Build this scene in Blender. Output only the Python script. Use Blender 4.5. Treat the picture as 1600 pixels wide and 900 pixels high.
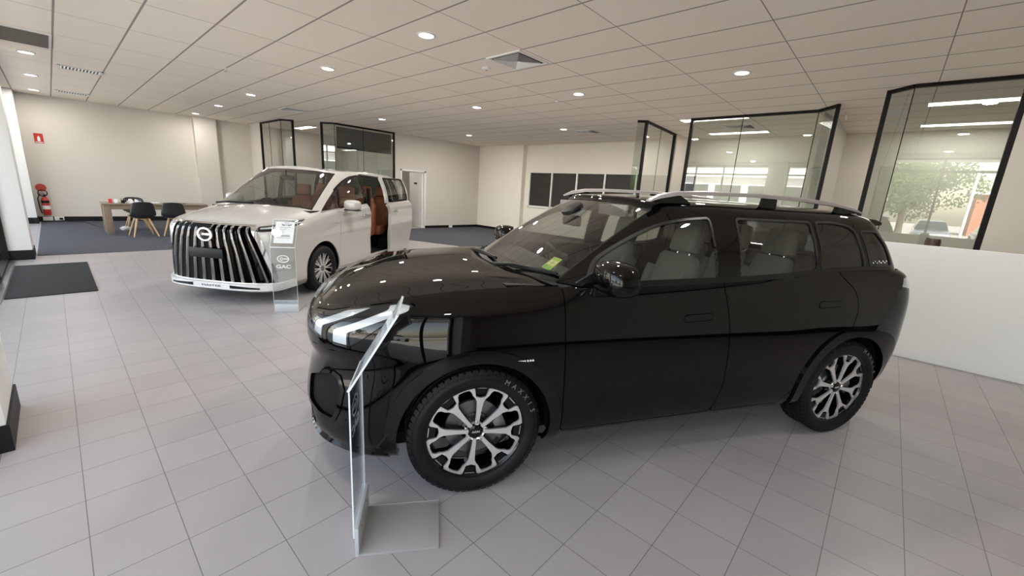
import bpy, bmesh, math, random
import numpy as np
from mathutils import Vector, Matrix
from math import pi, sin, cos, radians as R
random.seed(7)
for o in list(bpy.data.objects): bpy.data.objects.remove(o)
C = bpy.context.scene.collection
scn = bpy.context.scene

# ---------------------------------------------------------------- camera
cam = bpy.data.cameras.new('camera'); camo = bpy.data.objects.new('camera', cam); C.objects.link(camo)
cam.sensor_width = 36.0; cam.sensor_fit = 'HORIZONTAL'; cam.lens = 639.75 / 1600 * 36.0
RC = np.array([[0.676129, -0.734373, 0.059552], [-0.129341, -0.197877, -0.971656], [0.725342, 0.649262, -0.228775]])
m = Matrix.Identity(4)
for i in range(3):
    m[i][0] = RC[0][i]; m[i][1] = -RC[1][i]; m[i][2] = -RC[2][i]
m[0][3], m[1][3], m[2][3] = 0, 0, 1.6
camo.matrix_world = m
cam.clip_start = 0.05; cam.clip_end = 600
scn.camera = camo

# ---------------------------------------------------------------- world, sun, exposure
scn.view_settings.view_transform = 'Standard'; scn.view_settings.look = 'None'
scn.view_settings.exposure = 0.46; scn.view_settings.gamma = 1.0
scn.view_settings.use_curve_mapping = False
w = bpy.data.worlds.new('sky'); scn.world = w; w.use_nodes = True
nt = w.node_tree; nt.nodes.clear()
sky = nt.nodes.new('ShaderNodeTexSky'); sky.sky_type = 'NISHITA'; sky.sun_disc = False
sky.sun_elevation = R(48); sky.sun_rotation = R(100); sky.air_density = 1.2; sky.dust_density = 1.5
bg = nt.nodes.new('ShaderNodeBackground'); bg.inputs[1].default_value = 1.0
out = nt.nodes.new('ShaderNodeOutputWorld')
hs = nt.nodes.new('ShaderNodeHueSaturation'); hs.inputs['Saturation'].default_value = .72
tn = nt.nodes.new('ShaderNodeMix'); tn.data_type = 'RGBA'; tn.blend_type = 'MULTIPLY'; tn.inputs[0].default_value = 1; tn.inputs[7].default_value = (1.0, .90, .82, 1)
nt.links.new(sky.outputs[0], hs.inputs['Color']); nt.links.new(hs.outputs[0], tn.inputs[6]); nt.links.new(tn.outputs[2], bg.inputs[0]); nt.links.new(bg.outputs[0], out.inputs[0])
sl = bpy.data.lights.new('sun', 'SUN'); sl.energy = 32.0; sl.angle = R(0.5); sl.color = (1, .95, .87)
so = bpy.data.objects.new('sun', sl); C.objects.link(so)
so.rotation_euler = (R(20), R(40), 0)      # comes from above the building's roof, facade stays shaded
# portals in the glazed facade
def portal(y0, y1, z0, z1):
    l = bpy.data.lights.new('window_portal', 'AREA'); l.shape = 'RECTANGLE'; l.size = z1 - z0; l.size_y = y1 - y0
    l.cycles.is_portal = True
    o = bpy.data.objects.new('window_portal', l); C.objects.link(o)
    o.location = (-0.9, (y0 + y1) / 2, (z0 + z1) / 2); o.rotation_euler = (0, R(-90), 0)
portal(-2.3, 17.5, 0.0, 3.25)

# ---------------------------------------------------------------- materials
def nodes(m): return m.node_tree.nodes, m.node_tree.links
def P(name, col, rough=.5, metal=0, coat=0, spec=.5, trans=0, ior=1.45, emit=None, estr=0):
    m = bpy.data.materials.new(name); m.use_nodes = True
    b = m.node_tree.nodes['Principled BSDF']
    b.inputs['Base Color'].default_value = (*col, 1); b.inputs['Roughness'].default_value = rough
    b.inputs['Metallic'].default_value = metal; b.inputs['Coat Weight'].default_value = coat
    b.inputs['Coat Roughness'].default_value = .02
    b.inputs['Specular IOR Level'].default_value = spec
    b.inputs['Transmission Weight'].default_value = trans; b.inputs['IOR'].default_value = ior
    if emit: b.inputs['Emission Color'].default_value = (*emit, 1); b.inputs['Emission Strength'].default_value = estr
    return m
def noisy(name, c1, c2, scale=8, rough=.6, detail=4, bump=0, bscale=None, stretch=None, **k):
    m = P(name, c1, rough, **k); n, l = nodes(m); b = n['Principled BSDF']
    tc = n.new('ShaderNodeTexCoord'); mp = n.new('ShaderNodeMapping'); nz = n.new('ShaderNodeTexNoise')
    if stretch: mp.inputs['Scale'].default_value = stretch
    nz.inputs['Scale'].default_value = scale; nz.inputs['Detail'].default_value = detail
    cr = n.new('ShaderNodeMix'); cr.data_type = 'RGBA'
    cr.inputs[6].default_value = (*c1, 1); cr.inputs[7].default_value = (*c2, 1)
    l.new(tc.outputs['Object'], mp.inputs[0]); l.new(mp.outputs[0], nz.inputs[0]); l.new(nz.outputs[0], cr.inputs[0])
    l.new(cr.outputs[2], b.inputs['Base Color'])
    if bump:
        bp = n.new('ShaderNodeBump'); bp.inputs['Strength'].default_value = bump; bp.inputs['Distance'].default_value = .01
        nb = n.new('ShaderNodeTexNoise'); nb.inputs['Scale'].default_value = bscale or scale * 10; nb.inputs['Detail'].default_value = 3
        l.new(mp.outputs[0], nb.inputs[0]); l.new(nb.outputs[0], bp.inputs['Height']); l.new(bp.outputs[0], b.inputs['Normal'])
    return m
def glass(name, tint=(.9, .95, .92), ior=1.5, rough=0.0, boost=1.0):
    # a single thin sheet: tinted see-through plus mirror reflection by Fresnel
    m = bpy.data.materials.new(name); m.use_nodes = True; n, l = nodes(m); n.clear()
    o = n.new('ShaderNodeOutputMaterial'); mx = n.new('ShaderNodeMixShader'); t = n.new('ShaderNodeBsdfTransparent')
    g = n.new('ShaderNodeBsdfGlossy'); f = n.new('ShaderNodeFresnel')
    ge = n.new('ShaderNodeNewGeometry'); mi = n.new('ShaderNodeMix'); mi.data_type = 'FLOAT'    # a sheet reflects alike from both sides
    mi.inputs[2].default_value = ior; mi.inputs[3].default_value = 1 / ior; l.new(ge.outputs['Backfacing'], mi.inputs[0]); l.new(mi.outputs[0], f.inputs[0])
    t.inputs[0].default_value = (*tint, 1); g.inputs['Roughness'].default_value = rough; g.inputs[0].default_value = (1, 1, 1, 1)
    if boost != 1:
        mt = n.new('ShaderNodeMath'); mt.operation = 'MULTIPLY'; mt.inputs[1].default_value = boost; mt.use_clamp = True
        l.new(f.outputs[0], mt.inputs[0]); l.new(mt.outputs[0], mx.inputs[0])
    else: l.new(f.outputs[0], mx.inputs[0])
    l.new(t.outputs[0], mx.inputs[1]); l.new(g.outputs[0], mx.inputs[2]); l.new(mx.outputs[0], o.inputs[0])
    return m
def grid_mat(name, c1, c2, cl, x0, y0, tx, ty, w, rough, nscale=3, jitter=.06, bump=.2, cl2=None, spec=.5, fine=0):
    # tiles on world x/y: line colour cl, per-tile value jitter
    m = P(name, c1, rough, spec=spec); n, l = nodes(m); b = n['Principled BSDF']
    tc = n.new('ShaderNodeTexCoord'); sp = n.new('ShaderNodeSeparateXYZ'); l.new(tc.outputs['Object'], sp.inputs[0])
    def M(op, a, bb=None, c=None):
        x = n.new('ShaderNodeMath'); x.operation = op
        for i, v in enumerate((a, bb, c)):
            if v is None: continue
            if isinstance(v, (int, float)): x.inputs[i].default_value = v
            else: l.new(v, x.inputs[i])
        return x.outputs[0]
    u = M('DIVIDE', M('SUBTRACT', sp.outputs[0], x0), tx); v = M('DIVIDE', M('SUBTRACT', sp.outputs[1], y0), ty)
    fu = M('FLOOR', u); fv = M('FLOOR', v)
    du = M('MULTIPLY', M('ABSOLUTE', M('SUBTRACT', M('SUBTRACT', u, fu), .5)), tx)
    dv = M('MULTIPLY', M('ABSOLUTE', M('SUBTRACT', M('SUBTRACT', v, fv), .5)), ty)
    wu, wv = (w if isinstance(w, tuple) else (w, w))
    line = M('MAXIMUM', M('GREATER_THAN', du, tx / 2 - wu / 2), M('GREATER_THAN', dv, ty / 2 - wv / 2))
    cb = n.new('ShaderNodeCombineXYZ'); l.new(fu, cb.inputs[0]); l.new(fv, cb.inputs[1])
    wn = n.new('ShaderNodeTexWhiteNoise'); wn.noise_dimensions = '3D'; l.new(cb.outputs[0], wn.inputs[0])
    nz = n.new('ShaderNodeTexNoise'); nz.inputs['Scale'].default_value = nscale; nz.inputs['Detail'].default_value = 6
    l.new(tc.outputs['Object'], nz.inputs[0])
    f1 = M('ADD', M('MULTIPLY', wn.outputs[0], jitter * 8), M('MULTIPLY', nz.outputs[0], 1 - jitter * 8))
    if fine:
        nf = n.new('ShaderNodeTexNoise'); nf.inputs['Scale'].default_value = 220; nf.inputs['Detail'].default_value = 2
        l.new(tc.outputs['Object'], nf.inputs[0]); f1 = M('ADD', M('MULTIPLY', f1, 1 - fine), M('MULTIPLY', nf.outputs[0], fine))
    mx = n.new('ShaderNodeMix'); mx.data_type = 'RGBA'; mx.inputs[6].default_value = (*c1, 1); mx.inputs[7].default_value = (*c2, 1)
    l.new(f1, mx.inputs[0])
    m2 = n.new('ShaderNodeMix'); m2.data_type = 'RGBA'; l.new(line, m2.inputs[0]); l.new(mx.outputs[2], m2.inputs[6])
    m2.inputs[7].default_value = (*cl, 1); l.new(m2.outputs[2], b.inputs['Base Color'])
    bp = n.new('ShaderNodeBump'); bp.inputs['Strength'].default_value = bump; bp.inputs['Distance'].default_value = .004; bp.invert = True
    l.new(line, bp.inputs['Height']); l.new(bp.outputs[0], b.inputs['Normal'])
    return m

M_floor = grid_mat('floor_tile', (.30, .278, .283), (.375, .352, .358), (.13, .12, .12), 1.408, 1.135, .3, .3, .0035, .42, 2.5, .05, fine=.15)
M_ceil = grid_mat('ceiling_tile', (.86, .775, .685), (.90, .82, .735), (.31, .275, .245), 2.936, 3.887, .667, 1.327, (.022, .011), .9, 1.5, .06, .1)
M_carpet = noisy('carpet_dark', (.040, .043, .055), (.085, .088, .110), 6, .95, bump=.5, bscale=300, stretch=(.6, 3, 1))
M_mat = noisy('coir_mat', (.010, .010, .011), (.034, .034, .034), 120, .95, bump=.6, bscale=400)
M_wall = noisy('painted_wall', (.61, .575, .525), (.65, .615, .565), 1.2, .75, bump=.03, bscale=250)
M_wall_lit = noisy('painted_wall_far_lit', (.80, .755, .68), (.83, .785, .71), 1.2, .75, bump=.03, bscale=250)  # lighter copy of the wall paint, stands in for light on the far wall
M_white = noisy('white_panel', (.80, .80, .80), (.84, .84, .84), 1.5, .6)
M_skirt = P('black_skirting', (.007, .007, .009), .5, spec=.3)
M_frame = P('black_aluminium', (.004, .004, .0045), .5, spec=.25)
M_alu = P('grey_aluminium', (.35, .36, .37), .35, .8)
M_trimw = P('white_trim', (.8, .8, .78), .5)
M_glass = glass('office_glass', (.64, .70, .66), 1.5, 0, 3.4)
M_fglass = glass('facade_glass', (.92, .95, .94), 1.45)
M_plastic_w = P('white_plastic', (.8, .8, .8), .4)
M_black = P('black_plastic', (.006, .006, .0065), .45, spec=.3)
M_emit = P('lamp_diffuser', (1, 1, 1), .5, emit=(1, .97, .92), estr=9)
M_panel = P('light_panel', (1, 1, 1), .5, emit=(1, .97, .90), estr=3.5)

# ---------------------------------------------------------------- mesh helpers
def tag(o, label=None, cat=None, group=None, kind=None):
    if label: o['label'] = label
    if cat: o['category'] = cat
    if group: o['group'] = group
    if kind: o['kind'] = kind
    return o
def link(name, me, parent=None):
    o = bpy.data.objects.new(name, me); C.objects.link(o)
    if parent: o.parent = parent
    return o
def empty(name, loc=(0, 0, 0), rz=0, parent=None):
    o = bpy.data.objects.new(name, None); C.objects.link(o); o.location = loc; o.rotation_euler = (0, 0, rz)
    o.empty_display_size = .1
    if parent: o.parent = parent
    return o
class MB:
    def __init__(s): s.v = []; s.f = []; s.m = []
    def add(s, vs, fs, mi=0):
        k = len(s.v); s.v += [tuple(float(c) for c in v) for v in vs]; s.f += [tuple(k + i for i in f) for f in fs]; s.m += [mi] * len(fs); return s
    def box(s, a, b, mi=0, T=None):
        x0, y0, z0 = a; x1, y1, z1 = b
        vs = [(x, y, z) for z in (z0, z1) for x, y in ((x0, y0), (x1, y0), (x1, y1), (x0, y1))]
        if T: vs = [T(v) for v in vs]
        return s.add(vs, [(3, 2, 1, 0), (4, 5, 6, 7), (0, 1, 5, 4), (1, 2, 6, 5), (2, 3, 7, 6), (3, 0, 4, 7)], mi)
    def prism(s, pts, d0, d1, axis=2, mi=0, T=None):
        n = len(pts)
        def mk(p, d):
            if axis == 2: return (p[0], p[1], d)
            if axis == 1: return (p[0], d, p[1])
            return (d, p[0], p[1])
        vs = [mk(p, d0) for p in pts] + [mk(p, d1) for p in pts]
        if T: vs = [T(v) for v in vs]
        return s.add(vs, [tuple(range(n))[::-1], tuple(range(n, 2 * n))] + [(i, (i + 1) % n, n + (i + 1) % n, n + i) for i in range(n)], mi)
    def tube(s, pts, r, k=10, mi=0, closed=False, caps=True):
        pts = [Vector(p) for p in pts]; n = len(pts); rs = r if isinstance(r, (list, tuple)) else [r] * n
        rings = []; up = None
        for i, p in enumerate(pts):
            if closed: d = (pts[(i + 1) % n] - pts[i - 1])
            else: d = pts[min(i + 1, n - 1)] - pts[max(i - 1, 0)]
            d.normalize()
            if up is None: up = Vector((0, 0, 1)) if abs(d.z) < .9 else Vector((1, 0, 0))
            a = d.cross(up).normalized(); b = a.cross(d).normalized(); up = b
            rings.append([p + (a * cos(2 * pi * j / k) + b * sin(2 * pi * j / k)) * rs[i] for j in range(k)])
        vs = [v for rg in rings for v in rg]; fs = []
        for i in range(n if closed else n - 1):
            for j in range(k):
                a0 = i * k + j; a1 = i * k + (j + 1) % k; b0 = ((i + 1) % n) * k + j; b1 = ((i + 1) % n) * k + (j + 1) % k
                fs.append((a0, b0, b1, a1))
        if caps and not closed: fs += [tuple(range(k)), tuple(range((n - 1) * k, n * k))[::-1]]
        return s.add(vs, fs, mi)
    def lathe(s, prof, k=32, c=(0, 0, 0), axis=2, mi=0, T=None):
        vs = []; fs = []
        for r, h in prof:
            for j in range(k):
                a = 2 * pi * j / k; x, y = r * cos(a), r * sin(a)
                v = (x, y, h) if axis == 2 else ((x, h, y) if axis == 1 else (h, x, y))
                v = (v[0] + c[0], v[1] + c[1], v[2] + c[2]); vs.append(T(v) if T else v)
        n = len(prof)
        for i in range(n - 1):
            for j in range(k): fs.append((i * k + j, i * k + (j + 1) % k, (i + 1) * k + (j + 1) % k, (i + 1) * k + j))
        fs += [tuple(range(k))[::-1], tuple(range((n - 1) * k, n * k))]
        return s.add(vs, fs, mi)
    def loft(s, rings, mi=0, caps=True, closed=True):
        k = len(rings[0]); vs = [v for r in rings for v in r]; fs = []
        for i in range(len(rings) - 1):
            for j in range(k if closed else k - 1): fs.append((i * k + j, i * k + (j + 1) % k, (i + 1) * k + (j + 1) % k, (i + 1) * k + j))
        if caps: fs += [tuple(range(k))[::-1], tuple(range((len(rings) - 1) * k, len(rings) * k))]
        return s.add(vs, fs, mi)
    def build(s, name, mats, parent=None, smooth=None, bevel=0, bseg=2, subsurf=0):
        me = bpy.data.meshes.new(name); me.from_pydata(s.v, [], s.f)
        if not isinstance(mats, (list, tuple)): mats = [mats]
        for mm in mats: me.materials.append(mm)
        me.polygons.foreach_set('material_index', s.m)
        bm = bmesh.new(); bm.from_mesh(me)
        bmesh.ops.recalc_face_normals(bm, faces=bm.faces)
        if bevel:
            es = [e for e in bm.edges if len(e.link_faces) == 2 and e.calc_face_angle(0) > R(35)]
            bmesh.ops.bevel(bm, geom=es, offset=bevel, segments=bseg, profile=.5, affect='EDGES', clamp_overlap=True)
        bm.to_mesh(me); bm.free()
        if smooth is None: smooth = bool(bevel)
        if smooth:
            me.polygons.foreach_set('use_smooth', [True] * len(me.polygons)); me.set_sharp_from_angle(angle=R(40))
        me.update()
        o = link(name, me, parent)
        if subsurf:
            md = o.modifiers.new('sub', 'SUBSURF'); md.levels = md.render_levels = subsurf
        return o
def text(name, s, size, mat, parent, M4, extrude=.0008, bold=0, sx=1, align='CENTER'):
    c = bpy.data.curves.new(name, 'FONT'); c.body = s; c.size = size; c.extrude = extrude; c.align_x = align; c.align_y = 'CENTER'
    c.offset = bold; c.resolution_u = 3
    t = bpy.data.objects.new('tmp', c); C.objects.link(t)
    me = bpy.data.meshes.new_from_object(t); bpy.data.objects.remove(t)
    me.name = name; me.materials.clear(); me.materials.append(mat)
    for v in me.vertices: v.co = M4 @ Vector((v.co.x * sx, v.co.y, v.co.z))
    return link(name, me, parent)
def frame4(o, x, y, z=None):
    x = Vector(x).normalized(); y = Vector(y).normalized(); z = Vector(z).normalized() if z else x.cross(y).normalized()
    M4 = Matrix.Identity(4)
    for i in range(3): M4[i][0] = x[i]; M4[i][1] = y[i]; M4[i][2] = z[i]; M4[i][3] = o[i]
    return M4
def copy_tree(o, parent=None):
    c = o.copy(); C.objects.link(c); c.parent = parent
    for ch in [x for x in bpy.data.objects if x.parent == o]: copy_tree(ch, c)
    return c
ZC = 3.37

# ================================================================ ROOM
def struct(mb, name, mat, parent=None, label=None, **k):
    o = mb.build(name, mat, parent, **k)
    if parent is None: o['kind'] = 'structure'
    if label: o['label'] = label
    return o
struct(MB().box((-0.72, -6.2, -.12), (13.2, 18.0, 0)), 'floor', M_floor, label='grey square tiled showroom floor')
struct(MB().box((-2.6, -6.6, ZC), (13.4, 18.3, ZC + .4)), 'ceiling', M_ceil, label='suspended tile ceiling over the showroom')
# carpeted zone at the back (slightly proud of the tiles)
struct(MB().prism([(-.35, 10.93), (5.7, 10.93), (7.05, 10.5), (7.6, 8.9), (9.4, 6.5), (9.4, 4.9), (12.55, 4.9), (12.55, 13.4), (8.3, 13.4), (6.2, 13.4), (5.0, 14.6), (5.0, 17.5), (-.35, 17.5)], 0.0, .006), 'trim_1', M_carpet, label='dark blue-grey carpet at the back of the showroom')
struct(MB().box((-.75, 17.5, 0), (9.8, 17.8, ZC)), 'wall_left', M_wall, label='cream wall behind the timber desk')
struct(MB().box((3.34, 17.28, 0), (3.95, 17.5, ZC)), 'wall_left_pier', M_wall, label='shallow pier on the cream left wall')
struct(MB().box((5.0, 16.40, 0), (5.12, 17.5, ZC)), 'wall_left_return', M_wall, label='short cream wall beside the far glass office')
struct(MB().box((8.34, 13.42, 0), (8.60, 13.56, ZC)).box((9.62, 13.42, 0), (12.6, 13.56, ZC)).box((8.60, 13.42, 2.14), (9.62, 13.56, ZC)), 'wall_back', M_wall, label='cream back wall with a doorway')
struct(MB().box((8.34, 13.56, 0), (8.46, 17.5, ZC)), 'wall_office_side', M_wall)
struct(MB().box((8.46, 16.2, 0), (12.6, 16.35, ZC)), 'wall_corridor', M_wall)
struct(MB().box((12.42, 10.95, 0), (12.80, 13.42, ZC)), 'wall_far_pier', M_wall_lit, label='cream wall section left of the dark windows')
# far window wall x = 12.62
wz0, wz1, wy0, wy1 = 1.10, 2.375, 4.4, 10.70
struct(MB().box((12.62, -6.2, 0), (12.9, 10.95, wz0)).box((12.62, -6.2, wz1), (12.9, 10.95, ZC)).box((12.62, wy1, wz0), (12.9, 10.95, wz1)).box((12.62, -6.2, wz0), (12.9, wy0, wz1)), 'wall_far', M_wall_lit, label='far cream wall holding a row of dark windows')
M_wdark = noisy('dark_tinted_pane', (.030, .028, .027), (.055, .05, .048), 3, .35, spec=.2, stretch=(1, 1, 14))
wn = MB()
for y in (10.70, 9.62, 8.51, 7.385, 6.25, 5.1, 4.4): wn.box((12.585, y - .03, wz0 - .03), (12.65, y + .03, wz1))
wn.box((12.585, wy0, wz0 - .05), (12.66, wy1 + .03, wz0 + .02)).box((12.60, wy0, wz1 - .02), (12.66, wy1, wz1 + .01))
wf = wn.build('window_1', M_trimw, bevel=.004); tag(wf, 'row of dark windows in white frames on the far wall', None, None, 'structure')
for a, b in zip((10.70, 9.62, 8.51, 7.385, 6.25, 5.1), (9.62, 8.51, 7.385, 6.25, 5.1, 4.4)):
    MB().box((12.64, b + .03, wz0 + .02), (12.66, a - .03, wz1 - .02)).build('window_pane', M_wdark, wf)
# wall behind the camera and right side
struct(MB().box((-.75, -4.4, 0), (13.0, -4.2, ZC)), 'wall_behind', M_wall)
struct(MB().box((-.75, -4.2, 0), (13.0, -4.16, .16)), 'baseboard_behind', M_skirt)
struct(MB().box((12.62, 13.3, 0), (12.9, 16.4, ZC)), 'wall_corridor_end', M_wall)
struct(MB().box((-.80, -4.4, 0), (-.62, -2.9, ZC)), 'wall_front_blank', M_wall)
# right office walls
struct(MB().box((11.5, 4.68, 0), (12.62, 4.80, ZC)), 'wall_office_left', M_wall, label='cream wall beside the narrow glass screen')
struct(MB().box((9.62, 1.16, 0), (12.62, 1.28, ZC)), 'wall_office_divider', M_wall, label='cream wall dividing the two right glass offices')
struct(MB().box((8.20, -4.2, 0), (8.32, -.93, ZC)), 'wall_right', M_wall, label='cream wall at the right edge of the photo')
# skirtings
def skirt(name, a, b): return struct(MB().box(a, b), name, M_skirt)
skirt('baseboard_left', (-.42, 17.46, 0), (5.0, 17.5, .14)); skirt('baseboard_back', (9.64, 13.38, 0), (12.42, 13.42, .10))
skirt('baseboard_far', (12.38, 10.93, 0), (12.42, 13.42, .10)); skirt('baseboard_far_window', (12.58, 4.8, 0), (12.62, 10.95, .10))
skirt('baseboard_office', (4.96, 16.4, 0), (5.0, 17.5, .14))
# low white partition on the right
struct(MB().box((6.42, -4.2, 0), (6.50, .75, 1.293)), 'wall_partition', M_white, label='low white partition behind the black car', bevel=.004)

# facade columns: white shaft, black plinth
def column(n, y0, y1, x1=-.37, x0=-.80):
    o = struct(MB().box((x0, y0, .16), (x1, y1, ZC)), 'wall_column_%s' % n, M_white, label='white column in the glazed front, %s' % {'front': 'nearest the camera at the left edge', 'middle': 'beside the dark entrance mat', 'end': 'in the corner by the fire extinguisher', 'rear': 'behind the viewer', 'door': 'behind the viewer by the glass'}[n], bevel=.004)
    MB().box((x0 - .01, y0 - .01, 0), (x1 + .012, y1 + .01, .16)).build('skirting', M_skirt, o)
column('front', 3.42, 4.06, -.352); column('middle', 10.57, 11.22, -.375); column('end', 16.9, 17.5, -.40); column('rear', -2.9, -2.3); 
# facade glazing
def bay(n, y0, y1, ms, tr=2.88, label=None):
    b = MB(); x0, x1 = -.72, -.64
    b.box((x0, y0, 0), (x1, y1, .05)).box((x0, y0, 3.20), (x1, y1, 3.25)).box((x0, y0, tr - .03), (x1, y1, tr + .03))
    for y in [y0 + .025] + ms + [y1 - .025]: b.box((x0, y - .025, 0), (x1, y + .025, 3.25))
    f = tag(b.build('window_%d' % n, M_frame), label, None, None, 'structure')
    ys = [y0] + ms + [y1]
    for a, c in zip(ys, ys[1:]):
        MB().add([(-.68, a, .05), (-.68, c, .05), (-.68, c, 3.2), (-.68, a, 3.2)], [(0, 1, 2, 3)]).build('window_pane', M_fglass, f)
    return f
bay(3, -2.3, 3.42, [-.78, .65, 2.05]); bay(4, 4.06, 10.57, [5.79, 6.95, 8.7], label='tall shopfront glazing with dark frames at the left edge')
bay(5, 11.22, 16.9, [13.1, 15.0])
struct(MB().box((-.80, -6.2, 3.25), (-.60, 17.5, ZC)), 'wall_front_header', M_white)
# ground track of the entrance door and entrance mat
struct(MB().box((-.64, 7.3, 0), (-.58, 10.5, .012)), 'trim_2', M_alu, label='metal door track beside the entrance mat')
mt = MB().box((-.57, 7.52, 0), (.225, 9.92, .012)).build('entrance_mat', M_mat, bevel=.004); tag(mt, 'dark charcoal entrance mat on the tiles by the glass front', 'mat')

# ---------------- frameless office glass with black posts
def pane(p, q, name, parent, z0=.03, z1=ZC - .04, t=.010, mat=None):
    (x0, y0), (x1, y1) = p, q
    MB().add([(x0, y0, z0), (x1, y1, z0), (x1, y1, z1), (x0, y0, z1)], [(0, 1, 2, 3)]).build(name, mat or M_glass, parent)
def bar(mb, p, q, z0, z1, w):
    (x0, y0), (x1, y1) = p, q; d = Vector((x1 - x0, y1 - y0)).normalized(); n = Vector((-d.y, d.x)) * w / 2
    pts = [(x0 + n.x, y0 + n.y), (x1 + n.x, y1 + n.y), (x1 - n.x, y1 - n.y), (x0 - n.x, y0 - n.y)]
    mb.prism(pts, z0, z1)
def post(mb, p, w=.06, z1=ZC): mb.box((p[0] - w / 2, p[1] - w / 2, 0), (p[0] + w / 2, p[1] + w / 2, z1))
def screen(n, pts, posts, label, splits=(), ztop=ZC):
    mb = MB()
    for a, b in zip(pts, pts[1:]): bar(mb, a, b, ztop - .05, ztop, .05); bar(mb, a, b, 0, .05, .05)
    for p in posts: post(mb, p)
    o = tag(mb.build('window_%d' % n, M_frame), label, None, None, 'structure')
    for a, b in zip(pts, pts[1:]): pane(a, b, 'window_pane', o)
    sb = MB()
    for p in list(pts[1:-1]) + list(splits): sb.box((p[0] - .006, p[1] - .006, .05), (p[0] + .006, p[1] + .006, ztop - .05))
    if sb.v: sb.build('glass_joint', M_black, o)
    return o
s6 = screen(6, [(5.03, 16.38), (5.05, 14.62), (5.32, 14.40)], [(5.03, 16.38), (5.32, 14.40)], 'left glass screen of the far office behind the white van', [(5.04, 15.6)])
s7 = screen(7, [(5.96, 13.80), (6.21, 13.45), (8.32, 13.45)], [(5.96, 13.80), (8.32, 13.45)], 'far glass office screen with a dark blind, left of the doorway', [(7.17, 13.45)])
s8 = screen(8, [(9.30, 4.76), (9.40, 4.58), (11.46, 4.74)], [(9.40, 4.58), (11.46, 4.74)], 'narrow glass screen right of the dark window row', [(10.4, 4.66)])
s9 = screen(9, [(9.54, 3.60), (9.54, 1.36), (9.18, 1.05)], [(9.54, 3.60), (9.18, 1.05)], 'glass office front above the black car, with reflected windows', [(9.54, 2.6)])
s10 = screen(10, [(8.49, .40), (8.23, .13), (8.23, -.90)], [(8.49, .40), (8.23, -.90)], 'glass office front at the right edge reflecting the tree outside')
# roller blind inside the far office glass
MB().box((6.30, 13.50, 2.62), (8.24, 13.52, 3.27)).build('roller_blind', P('blind_grey', (.05, .05, .05), .8), None)
tag(bpy.data.objects['roller_blind'], 'dark grey roller blind lowered behind the far office glass', 'blind')
# corridor door leaf standing open, sign plate, handle
dr = empty('door_1', (9.60, 13.50, 0)); dr['kind'] = 'structure'; dr['label'] = 'white door standing open in the back doorway'
MB().box((-.04, 0, .01), (0, .84, 2.10)).build('door_leaf', M_trimw, dr, bevel=.003)
MB().box((-.046, .32, 1.66), (-.038, .52, 1.72)).build('door_sign', M_black, dr)
hb = MB().tube([(-.04, .78, 1.02), (-.09, .78, 1.02), (-.09, .66, 1.02)], .009).lathe([(.025, -.045), (.025, -.038)], 16, (0, .78, 1.02), 0); hb.build('door_handle', M_alu, dr)
tb = MB().box((8.56, 13.40, 0), (8.62, 13.58, 2.16)).box((9.60, 13.40, 0), (9.68, 13.60, 2.16)).box((8.56, 13.40, 2.10), (9.68, 13.58, 2.16))
struct(tb, 'trim_3', M_trimw, label='white frame of the back doorway', bevel=.004)

# ================================================================ CEILING FITTINGS
def downlight(x, y, label, grp='recessed round downlights in the ceiling'):
    o = empty('downlight', (x, y, ZC)); tag(o, label, 'light', grp)
    MB().lathe([(.085, -.002), (.088, -.012), (.100, -.014), (.112, -.008), (.113, 0.0)], 40).build('trim_ring', M_plastic_w, o, smooth=True)
    MB().lathe([(.001, -.007), (.084, -.006), (.086, 0)], 32).build('diffuser', M_emit, o)
    l = bpy.data.lights.new('downlight_lamp', 'AREA'); l.shape = 'DISK'; l.size = .16; l.energy = 15 if y > 13 else (12 if x < 1 or y < 0 else (30 if x < 9 else 48)); l.color = (1, .95, .87)
    lo = bpy.data.objects.new('downlight_lamp', l); C.objects.link(lo); lo.parent = o; lo.location = (0, 0, -.02)
    return o
dl = [(3.27, 4.56, 'round downlight nearest the camera, above the black car bonnet'), (3.27, 7.24, 'round downlight second from the camera in the column over the white van'),
      (3.27, 11.15, 'round downlight third from the camera in the column over the white van'), (3.27, 13.85, 'round downlight fourth in the column over the white van'),
      (3.27, 16.5, 'round downlight nearest the cream wall pier'), (6.57, 1.91, 'round downlight over the rear of the black car, right of the square vent'),
      (6.57, 4.57, 'round downlight in the middle of the ceiling right of the square vent'), (6.57, 7.25, 'round downlight left of and behind the square vent row'),
      (6.53, 11.15, 'round downlight just in front of the dark blind'), (9.78, 7.2, 'round downlight nearest the dark far windows'),
      (9.75, 11.1, 'round downlight in front of the back wall corner'), (-.02, 11.1, 'downlight next to the grey return air grille at the left edge'),
      (-.02, 13.8, 'middle downlight of the three at the left edge'), (-.02, 16.45, 'downlight at the left edge nearest the cream wall'),
      (9.1, 15.0, 'round downlight in the corridor beyond the open white door'), (-.02, 4.56, 'unseen fill downlight added beside the nearest white column'), (-.02, 1.9, 'unseen fill downlight added beside the glass front next to the viewer'), (-.02, -.75, 'unseen fill downlight added behind the viewer near the glass front'), (3.27, -.75, 'unseen fill downlight added behind the viewer over open floor'), (3.27, 1.9, 'unseen fill downlight added above the viewer'), (6.57, -.75, 'unseen fill downlight added over the low white partition')]  # from the white column on: unseen fill lamps, added to brighten the floor
for x, y, lb in dl: downlight(x, y, lb)
for o in bpy.data.objects:
    pass
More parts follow.
